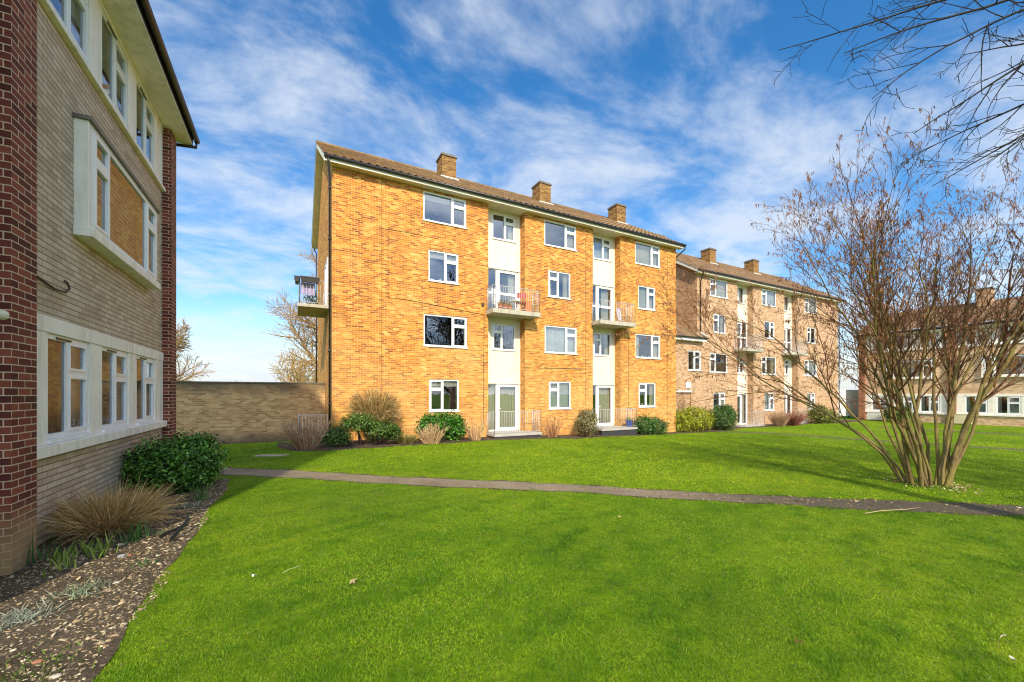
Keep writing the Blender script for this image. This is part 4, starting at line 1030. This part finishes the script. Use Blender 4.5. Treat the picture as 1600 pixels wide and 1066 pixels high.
HG = [(.26, .30, .014), (.36, .38, .02), (.17, .21, .012), (.44, .43, .05)]
leafy('yellow_hedge', (21.6, 16.95), 'yellow green clipped shrub at the right end of the golden block', [(-.9, 0, .68, .75, .6, .66), (.1, 0, .78, .95, .6, .68), (1.0, 0, .68, .75, .6, .64)], 11000, .095, .55, HG, 8, (.3, .24, .15), 6, inner=.7)
leafy('round_shrub', (24.4, 16.75), 'round dark green shrub beside the yellow green clipped shrub', [(0, 0, .75, .88, .8, .78), (.1, 0, 1.05, .6, .6, .5)], 8500, .10, .45, [(.035, .09, .016), (.06, .135, .022), (.10, .19, .035)], 5, seed=7, inner=.65)
stemmy('dry_shrub', (30.7, 16.7), 'tan twiggy shrub before the second block, left of its reddish neighbour', 220, 1.1, 1.05, [(.42, .26, .15), (.50, .33, .2), (.33, .19, .11)], .5, .02, 3, 0, .8, basew=.25)
stemmy('dry_shrub', (32.3, 16.6), 'reddish brown twiggy shrub before the second block, beside the tan one', 260, 1.1, 1.0, [(.26, .09, .06), (.33, .13, .08), (.2, .07, .05)], .55, .02, 3, 0, .8, basew=.25)
leafy('yellow_green_shrub', (36.9, 16.8), 'loose yellow green shrub right of the second block railings', [(-.6, 0, .75, .8, .6, .7), (.7, 0, .5, .9, .6, .5)], 6000, .14, .42, [(.17, .19, .03), (.24, .25, .05), (.12, .15, .03), (.3, .26, .08)], 5, seed=8)
leafy('dark_shrub', (43.8, 14.6), 'dark shrub behind the hazel stems before the far right block', [(0, 0, .6, .9, .9, .62)], 3000, .14, .45, DG, 4, seed=9)
bs = [dict(n=6, wob=.12, up=.02, taper=.3, sides=5, kids=(6, 8), ang=(22, 55), len=(.35, .6), **{'from': .25}), dict(n=4, wob=.14, up=.02, taper=.4, sides=4, kids=(4, 5), ang=(25, 50), len=(.4, .6), rmin=.006, **{'from': .2}), dict(n=3, wob=.15, up=.0, taper=.5, sides=3, rmin=.005)]
bare_tree((21.0, 17.2, -2.34), 'small bare shrub with crooked tan branches in front of the link building', bs, [((0, 0, 0), (.35, 0, 1), 2.6, .04), ((.1, 0, 0), (.7, .05, 1), 2.7, .035), ((-.1, 0, 0), (-.1, 0, 1), 2.4, .035), ((0, .1, 0), (.2, .1, 1), 3.0, .035)], 'bark_tan', 'bark_tan', 17, 1, None, 'bare_shrub')

# near bed: big dry grass clump, iris and daffodil leaves, silvery tufts
n = 3400
root = empty('ornamental_grass', (-2.05, 7.15, -1.75), 'large arching clump of dry straw coloured grass in the near bed', 'grass clump')
a = rng.uniform(0, 6.283, n); rr_ = np.sqrt(rng.random(n)) * .30
base = np.stack([rr_ * np.cos(a) * .8, rr_ * np.sin(a) * 1.3, np.zeros(n)], 1)
out = np.stack([np.cos(a), np.sin(a), np.zeros(n)], 1) * (rr_ / .30 * .92)[:, None] + rng.normal(size=(n, 3)) * .28; out[:, 2] = rng.uniform(.55, 1.4, n)
out[:, 0] = np.where(out[:, 0] < -.55, -.55, out[:, 0])
V, F, T = blades(base, out, rng.uniform(.40, .82, n), np.full(n, .010), rng.uniform(.15, .55, n), pick([(.56, .36, .14), (.68, .48, .22), (.42, .26, .10), (.76, .60, .33), (.27, .18, .06), (.46, .35, .12)], n), 5, .15)
V[:, 2] = np.maximum(V[:, 2], .01)
np_mesh('blades', V, F, 'blade', root, T)
def sword(name, loc, label, n, h, w, cols, lean=.25, spread=.08, cat='plant', group=None):
    root = empty(name, (loc[0], loc[1], -1.75), label, cat, group)
    b = np.stack([rng.normal(size=n) * spread, rng.normal(size=n) * spread, np.zeros(n)], 1); d = rng.normal(size=(n, 3)) * lean; d[:, 2] = 1
    V, F, T = blades(b, d, h * rng.uniform(.55, 1.1, n), np.full(n, w), rng.uniform(0, .25, n), pick(cols, n), 4, .12)
    np_mesh('leaves', V, F, 'blade', root, T); return root
YG = [(.22, .32, .05), (.30, .38, .08), (.15, .24, .04)]; GR = [(.05, .14, .03), (.08, .19, .04), (.035, .10, .025)]
sword('daffodil_clump', (-1.62, 6.42), 'dark green daffodil leaves in front of the dry grass clump', 46, .27, .015, GR)
sword('daffodil_clump', (-1.28, 8.35), 'daffodil leaves in front of the dark evergreen shrub in the near bed', 42, .32, .016, [(.09, .18, .05), (.13, .24, .07), (.06, .13, .03)])
for i, (x, y) in enumerate([(-2.12, 6.0), (-1.98, 6.15), (-1.86, 6.28), (-2.0, 5.72), (-1.8, 5.95)]):
    sword('iris_clump', (x, y), 'pale yellow green iris fans among flints in the near bed', 16, .20, .020, YG, .3, .06, 'plant', 'iris fans in the near bed')
sword('iris_clump', (-2.3, 6.1), 'tall thin green leaf blades against the foot of the red pier', 18, .36, .014, GR, .28, .07)
sword('weed_tuft', (-1.45, 6.55), 'tiny grass weed tuft beside the black plastic strips', 14, .13, .008, GR, .5, .03)
sword('weed_tuft', (-1.30, 5.45), 'flat little weed in the bare soil near the lawn edge', 26, .11, .010, GR, 1.0, .05)
sword('weed_tuft', (-1.42, 7.9), 'grey green seedling tuft behind the dry grass clump', 40, .12, .016, [(.22, .25, .16), (.3, .33, .22), (.14, .18, .09)], .9, .07)
SV = [(.28, .32, .24), (.36, .40, .31), (.20, .25, .17), (.44, .45, .36)]
sword('silver_tuft', (-1.86, 4.55), 'larger silvery grey leaved tuft at the left edge of the near bed', 150, .13, .009, SV, .8, .10)
sword('silver_tuft', (-1.62, 4.95), 'smaller silvery green tuft behind the larger silvery tuft', 110, .14, .009, [(.18, .24, .13), (.26, .33, .2), (.34, .38, .28)], .85, .1)
sword('moss_patch', (-1.5, 3.62), 'low bright moss and weeds beside broken brick in the near bed', 240, .07, .012, [(.10, .17, .02), (.16, .22, .04), (.07, .12, .02)], 1.0, .16)

# ------------------------------------------------------------------ loose things
def rock(name, loc, label, sx, sy, sz, mat, seed, cat='stone', rz=0, group=None):
    R_ = random.Random(seed); mb = MB(); rings = []
    for j, (zz, k) in enumerate(((0, .92), (.45, 1.0), (.85, .8), (1.0, .45))):
        sx, sy, sz = (sx, sy, sz) if j else (sx * .62, sy * .62, sz * .62); rings.append([mb.vert((sx * k * math.cos(a) * R_.uniform(.85, 1.1), sy * k * math.sin(a) * R_.uniform(.85, 1.1), sz * zz)) for a in [6.283 * i / 9 for i in range(9)]])
    for a, b in zip(rings, rings[1:]):
        for i in range(9): mb.f.append((a[i], a[(i + 1) % 9], b[(i + 1) % 9], b[i]))
    mb.f.append(rings[-1]); mb.f.append(rings[0][::-1])
    o = mb.build(name, mat, uv=False); o.location = loc; o.rotation_euler = (0, 0, rz); return tag(o, label, cat, group)
Mflint = plain('pale_flint', (.42, .37, .28), .7, .2, 20); Mred = plain('broken_red_brick', (.30, .12, .07), .9, .3, 20, bump=.4); Mgrey = plain('grey_stone', (.30, .30, .31), .8, .2, 20)
rock('stone', (-1.60, 5.83, -1.748), 'grey pointed stone in the middle of the near bed', .06, .035, .045, Mgrey, 1, rz=.5)
rock('brick_fragment', (-1.53, 5.82, -1.748), 'small pink brick fragment touching the grey pointed stone', .03, .025, .04, Mred, 2, 'brick')
rock('brick_fragment', (-1.45, 3.80, -1.748), 'reddish broken brick lump near the bottom left of the bed', .045, .03, .03, Mred, 3, 'brick')
rock('stone', (-1.28, 3.55, -1.748), 'large cream flint at the lawn edge, bottom of the bed', .05, .035, .03, Mflint, 4)
rock('stone', (-1.42, 5.05, -1.748), 'squarish cream flint in the middle of the near bed', .05, .03, .025, Mflint, 5)
rock('stone', (-1.75, 6.3, -1.748), 'cream flint beside the iris fans', .06, .04, .03, Mflint, 6)
Mblk = M['black']
for k, (x0, y0, x1, y1, lab) in enumerate(((-1.40, 6.35, -1.18, 6.62, 'longer black plastic strip lying flat on the bed near the lawn edge'), (-1.24, 6.1, -1.15, 6.58, 'thicker black plastic strip lying across the longer one on the bed'))):
    mb = MB(); L = math.hypot(x1 - x0, y1 - y0); mb.box(0, L, -.012 - .006 * k, .012 + .006 * k, 0, .018); mb.box(0, L, -.004, .004, .0181, .032)
    o = mb.build('plastic_strip', 'black'); o.location = (x0, y0, -1.738 + .02 * k); o.rotation_euler = (0, -.12 - .1 * k, math.atan2(y1 - y0, x1 - x0)); tag(o, lab, 'plastic strip')
def stick(loc, L, rz, label, col, r=.007, name='fallen_twig'):
    mb = MB(); mb.tube([(-L / 2, 0, 0), (-L / 5, .02 * L, .012), (L / 6, -.01 * L, .01), (L / 2, .03 * L, .004)], [r, r, r * .8, r * .4], 5); mb.tube([(L / 8, 0, .01), (L / 4, .12 * L, .02)], [r * .6, r * .3], 4)
    o = mb.build(name, plain(name + '_bark', col, .8, .2, 12), smooth=True); o.location = loc; o.rotation_euler = (0, 0, rz); tag(o, label, 'twig')
stick((8.75, 2.95, -1.93), 1.3, -.25, 'long pale twig lying on the near lawn beside the littered path', (.42, .32, .18))
stick((-1.25, 6.95, -1.73), .3, .9, 'short pale twig on the soil behind the black plastic strips', (.40, .33, .22), .005)
stick((.02, 4.55, -1.72), .2, .5, 'thin straw lying on the near lawn at left', (.45, .42, .22), .0025, 'straw')
stick((-1.30, 3.2, -1.73), .35, 1.1, 'pale bent twig at the lawn edge by the bottom of the frame', (.50, .42, .28), .007)
stick((4.72, .96, -1.83), .09, -.2, 'small bleached curved twig on the lawn at bottom right', (.50, .45, .34), .003)
def fallen_leaf(loc, s, col, label, nm='fallen_leaf'):
    P = np.zeros((3, 3)) + rng.normal(size=(3, 3)) * s * .2; P[:, 2] = np.abs(P[:, 2]) * .3; N = rng.normal(size=(3, 3)) * .4; N[:, 2] = 1
    V, F, T = leaf_quads(P, N, np.full(3, s), .7, np.array([col] * 3)); o = np_mesh(nm, V, F, 'chips', None, T); o.location = loc; tag(o, label, 'leaf')
fallen_leaf((3.25, 1.62, -1.795), .045, (.14, .06, .03), 'curled brown leaf on the near lawn, right of centre')
fallen_leaf((.51, 4.03, -1.735), .06, (.34, .27, .12), 'pale brown leaf on a bare spot of the lawn, left of centre')
fallen_leaf((4.35, .85, -1.82), .025, (.60, .58, .52), 'white petal on the lawn in the bottom right corner', 'petal')
fallen_leaf((1.05, 5.6, -1.735), .028, (.50, .48, .38), 'white fleck of paper on the lawn left of centre', 'petal')
fallen_leaf((4.3, 4.6, -1.82), .045, (.50, .36, .2), 'small tan leaf on the lawn short of the path', 'fallen_leaf')
fallen_leaf((-.33, 4.6, -1.72), .035, (.65, .63, .55), 'white petal on the lawn close to the bed edge', 'petal')
ms = MB(); ms.box(-.42, .42, -.18, .18, -.05, .012); o = ms.build('stone_slab', plain('worn_slab', (.30, .26, .18), .9, .25, 6, bump=.4), bevel=.01); o.location = (-.5, 13.35, -1.75 + .006); o.rotation_euler = (0, 0, -.45); tag(o, 'small worn slab set in the grass in front of the boundary wall', 'slab')

# balcony furniture and planters (world coordinates)
def pot(loc, r, h, mat, label, plant=None, name='plant_pot', group=None):
    root = empty(name, loc, label, 'plant pot', group)
    mb = MB(); mb.tube([(0, 0, 0), (0, 0, h * .86), (0, 0, h * .861), (0, 0, h), (0, 0, h), (0, 0, h * .9)], [r * .72, r * .95, r * 1.06, r * 1.08, r * .92, r * .9], 14, False); mb.build('pot', mat, root, smooth=False)
    if plant:
        n = 60; d = rng.normal(size=(n, 3)) * .45; d[:, 2] = 1
        V, F, T = blades(np.zeros((n, 3)) + np.array([0, 0, h * .85]) + rng.normal(size=(n, 3)) * r * .3, d, rng.uniform(.1, .32, n), np.full(n, .02), rng.uniform(0, .4, n), pick(plant, n), 3); np_mesh('plant', V, F, 'leaf', root, T)
    return root
Mblue = plain('blue_glaze', (.02, .05, .30), .25, .1); Mterra = plain('terracotta', (.42, .15, .07), .8, .15); Mredp = plain('red_plastic', (.40, .05, .035), .4, .1); Mwht = plain('white_plastic', (.75, .75, .74), .4, .05); Morng = plain('orange_cloth', (.62, .20, .06), .7, .15)
pot((15.82, 16.25, -1.78), .19, .36, Mblue, 'shiny blue pot on the second doorstep, behind its railing', [(.08, .2, .03), (.14, .26, .04)])
pot((16.08, 16.45, -1.78), .14, .28, M['slab_dark'], 'dark pot in the right corner of the second doorstep', [(.06, .15, .03), (.1, .2, .04)])
BZ = 3.74
def folding_chair(loc, rz, label):
    root = empty('folding_chair', loc, label, 'chair', None, rz)
    a = MB(); a.box(-.22, .22, -.2, .2, .42, .445); a.build('seat', Mredp, root, bevel=.01)
    a = MB(); a.box(-.22, .22, .2, .225, .62, .86); a.build('backrest', Mredp, root, bevel=.01)
    for sx in (-.21, .21):
        b = MB(); b.tube([(sx, -.22, 0), (sx, .2, .60), (sx, .215, .88)], .012, 6); b.build('leg', Mredp, root, smooth=True)
        b = MB(); b.tube([(sx * .9, .24, 0), (sx * .9, -.15, .42)], .012, 6); b.build('leg', Mredp, root, smooth=True)
folding_chair((9.35, 16.5, BZ), 2.8, 'red folding chair on the upper left balcony of the golden block')
tb = empty('side_table', (8.95, 16.35, BZ), 'small white table on the upper left balcony beside the red chair', 'table')
a = MB(); a.tube([(0, 0, .44), (0, 0, .47)], .26, 16); a.build('table_top', Mwht, tb)
for k in range(3):
    b = MB(); t_ = k * 2.1; b.tube([(.2 * math.cos(t_), .2 * math.sin(t_), 0), (.1 * math.cos(t_), .1 * math.sin(t_), .44)], .013, 6); b.build('leg', Mwht, tb, smooth=True)
for i, (x, lab) in enumerate(((8.15, 'terracotta pot nearest the left railing of the upper left balcony'), (8.42, 'second terracotta pot from the left on the upper left balcony'), (8.68, 'terracotta pot touching the white table on the upper left balcony'))):
    pot((x, 16.22 + .05 * i, BZ), .12, .22, Mterra, lab, [(.25, .12, .06), (.14, .18, .05), (.4, .25, .15)], 'plant_pot', 'terracotta pots on the balcony')
dz = empty('clothes_airer', (7.95, 16.45, BZ), 'white folded airer leaning in the left corner of the upper left balcony', 'airer')
a = MB(); a.tube([(-.1, 0, 0), (-.02, .1, 1.0), (.12, .1, 1.0), (.22, 0, 0)], .014, 6); [a.tube([(-.1 + .016 * k, .02 + .016 * k, .2 * k), (.22 - .02 * k, .02 + .016 * k, .2 * k)], .008, 5) for k in range(1, 5)]; a.build('frame', Mwht, dz, smooth=True)
cu = MB(); curtain_mesh(cu, -.08, .12, .25, .95, .07, .02, .09); cu.build('cloth', Mwht, dz, smooth=True)
ds = empty('orange_cushion', (9.75, 16.45, BZ), 'orange striped cushion propped by the right railing of the upper left balcony', 'cushion')
a = MB(); a.box(-.2, .2, -.06, .06, 0, .5); o = a.build('pad', Morng, ds, bevel=.05); o.rotation_euler = (-.2, 0, .2)
# second balcony: folded grey-pink chairs against the rail
for i, (x, c_, lab) in enumerate(((15.25, (.45, .38, .42), 'folded mauve deck chair on the upper right balcony'), (15.55, (.30, .20, .14), 'brown trellis stand next to the deck chair on the upper right balcony'))):
    root = empty('deck_chair' if i == 0 else 'trellis_stand', (x, 16.35, BZ), lab, 'chair' if i == 0 else 'trellis')
    a = MB(); [a.tube([(sx, -.08, 0), (sx * .9, .12, .82)], .014, 6) for sx in (-.13, .13)]; [a.tube([(-.12, .02 + .04 * k, .2 + .18 * k), (.12, .02 + .04 * k, .2 + .18 * k)], .011, 5) for k in range(4)]; a.build('frame', plain('frame_paint', (.3, .2, .13) if i else (.55, .5, .5), .5), root, smooth=True)
    if i == 0: a = MB(); a.quad((-.12, -.03, .12), (.12, -.03, .12), (.11, .11, .78), (-.11, .11, .78)); a.quad((-.11, .115, .78), (.11, .115, .78), (.12, -.025, .12), (-.12, -.025, .12)); a.build('canvas', plain('mauve_canvas', c_, .8), root)
# troughs hung on the gable balcony, plant and towel behind
GZ = 3.60
for k, (x, y, rz, lab) in enumerate(((.66, 18.28, 0, 'dark trough planter hung on the front rail of the gable end balcony'), (.20, 18.55, math.pi / 2, 'dark trough planter hung on the outer rail of the gable end balcony'))):
    a = MB(); L = .34
    a.face([(-L, -.09, .2), (L, -.09, .2), (L * .93, -.06, 0), (-L * .93, -.06, 0)][::-1]); a.face([(-L, .09, .2), (L, .09, .2), (L * .93, .06, 0), (-L * .93, .06, 0)])
    a.quad((-L, -.09, .2), (-L, .09, .2), (-L * .93, .06, 0), (-L * .93, -.06, 0)); a.quad((L, .09, .2), (L, -.09, .2), (L * .93, -.06, 0), (L * .93, .06, 0)); a.quad((-L * .93, -.06, 0), (-L * .93, .06, 0), (L * .93, .06, 0), (L * .93, -.06, 0)); a.quad((-L, -.09, .17), (L, -.09, .17), (L, .09, .17), (-L, .09, .17)); a.box(-L - .01, L + .01, -.1, -.085, .18, .22); a.box(-L - .01, L + .01, .085, .1, .18, .22)
    o = a.build('trough_planter', plain('dark_brown_plastic', (.045, .038, .034), .5, .2)); o.location = (x, y, GZ + .84); o.rotation_euler = (0, 0, rz); tag(o, lab, 'planter')
leafy_root = leafy('potted_plant', (.72, 18.75), 'bushy green potted plant inside the gable end balcony railing', [(0, 0, .32, .26, .2, .28)], 420, .085, .4, [(.05, .11, .02), (.12, .16, .03), (.2, .2, .05)], 3, seed=3, cat='plant')
leafy_root.location.z = GZ
tw = MB(); curtain_mesh(tw, -.30, .22, .38, .86, 0, .015, .09); o = tw.build('towel', plain('lilac_towel', (.42, .38, .60), .9, .25, 14), smooth=True); o.location = (.62, 18.46, GZ); tag(o, 'lilac towel hanging inside the gable end balcony railing', 'towel')
# boxes at the foot of the far right block
for x, y, w_, h_, lab, c_ in ((44.6, 11.1, .9, .75, 'cream utility box against the far right block behind the hazel', (.60, .52, .33)), (44.6, 16.4, .9, .7, 'white utility box at the left end of the far right block', (.66, .66, .63))):
    root = empty('utility_box', (x, y, -2.34), lab, 'utility box')
    a = MB(); a.box(-.2, .2, -w_ / 2, w_ / 2, .06, h_); a.box(-.23, .23, -w_ / 2 - .03, w_ / 2 + .03, h_, h_ + .04); a.build('cabinet', plain('box_paint', c_, .6), root, bevel=.01)
    a = MB(); a.box(-.19, .19, -w_ / 2 + .02, w_ / 2 - .02, -.1, .059); a.build('plinth', 'slab_dark', root)

# ------------------------------------------------------------------ sky, sun, camera
EL, AZ = R(36), R(21)                     # height of the sun; light travels towards +y, turned AZ towards +x
sun_dir = Vector((math.sin(AZ) * math.cos(EL), math.cos(AZ) * math.cos(EL), -math.sin(EL)))
ld = bpy.data.lights.new('sun', 'SUN'); ld.energy = 2.0; ld.angle = R(1.6); ld.color = (1.0, .87, .66)
so = bpy.data.objects.new('sun', ld); C.objects.link(so); so.rotation_euler = sun_dir.to_track_quat('-Z', 'Y').to_euler(); so.location = (-20, -40, 30)
wd = bpy.data.worlds.new('World'); bpy.context.scene.world = wd; wd.use_nodes = True
nt = wd.node_tree; bg = nt.nodes['Background']
sk = nd(nt, 'ShaderNodeTexSky'); sk.sky_type = 'NISHITA'; sk.sun_disc = False; sk.sun_elevation = EL; sk.sun_rotation = math.pi + AZ
sk.air_density = 1.0; sk.dust_density = .6; sk.ozone_density = 2.0; sk.altitude = 50
gen = nd(nt, 'ShaderNodeTexCoord').outputs['Generated']
sep = nd(nt, 'ShaderNodeSeparateXYZ', {0: gen})
zc = mth(nt, 'MAXIMUM', sep.outputs[2], 0.0); zz = mth(nt, 'ADD', zc, .16)
pv_ = nd(nt, 'ShaderNodeCombineXYZ', {0: mth(nt, 'DIVIDE', sep.outputs[0], zz), 1: mth(nt, 'DIVIDE', sep.outputs[1], zz), 2: 0.0}).outputs[0]
mp = nd(nt, 'ShaderNodeMapping', {'Vector': pv_}); mp.inputs['Rotation'].default_value = (0, 0, R(25)); mp.inputs['Scale'].default_value = (.95, 1.35, 1)
n1 = noise(nt, mp.outputs[0], 1.7, 11, .62, .28)
n2 = noise(nt, mp.outputs[0], .42, 4, .5, .2)
cl = mth(nt, 'ADD', mth(nt, 'MULTIPLY', n1, .62), mth(nt, 'MULTIPLY', n2, .42))
mask = nd(nt, 'ShaderNodeMapRange', {0: cl, 1: .44, 2: .62}, interpolation_type='SMOOTHSTEP').outputs[0]
hs = nd(nt, 'ShaderNodeHueSaturation', {'Saturation': 1.36, 'Value': .53, 'Color': sk.outputs[0]})
hz = nd(nt, 'ShaderNodeMapRange', {0: sep.outputs[2], 1: .22, 2: -.03}, interpolation_type='SMOOTHSTEP').outputs[0]
col = mixc(nt, mth(nt, 'MULTIPLY', hz, .92), hs.outputs[0], (2.0, 2.06, 2.08))
dt = nd(nt, 'ShaderNodeVectorMath', {0: gen, 1: tuple(-sun_dir)}, operation='DOT_PRODUCT').outputs['Value']
lit = nd(nt, 'ShaderNodeMapRange', {0: dt, 1: .05, 2: .95, 3: 1.0, 4: 3.0}, interpolation_type='SMOOTHSTEP').outputs[0]   # cloud brightened towards the sun, added as fill for the shaded left block
cc = nd(nt, 'ShaderNodeVectorMath', {0: (2.05, 2.22, 2.45), 3: lit}, operation='SCALE').outputs[0]
col = mixc(nt, mth(nt, 'MULTIPLY', mask, .78), col, cc)
nt.links.new(col, bg.inputs[0]); bg.inputs[1].default_value = .15

cam = bpy.data.cameras.new('camera'); cam.sensor_width = 36; cam.lens = 14.4; cam.shift_y = .05125; cam.clip_start = .05; cam.clip_end = 3000
co_ = bpy.data.objects.new('camera', cam); C.objects.link(co_); co_.location = (0, 0, 0); co_.rotation_euler = (math.pi / 2, 0, -YAW)
sc = bpy.context.scene; sc.camera = co_
sc.view_settings.view_transform = 'Standard'; sc.view_settings.look = 'None'; sc.view_settings.exposure = 1.46; sc.view_settings.gamma = 1
sc.cycles.filter_width = 1.15; sc.cycles.use_denoising = True; sc.cycles.max_bounces = 8; sc.cycles.transparent_max_bounces = 12; sc.cycles.sample_clamp_indirect = 6
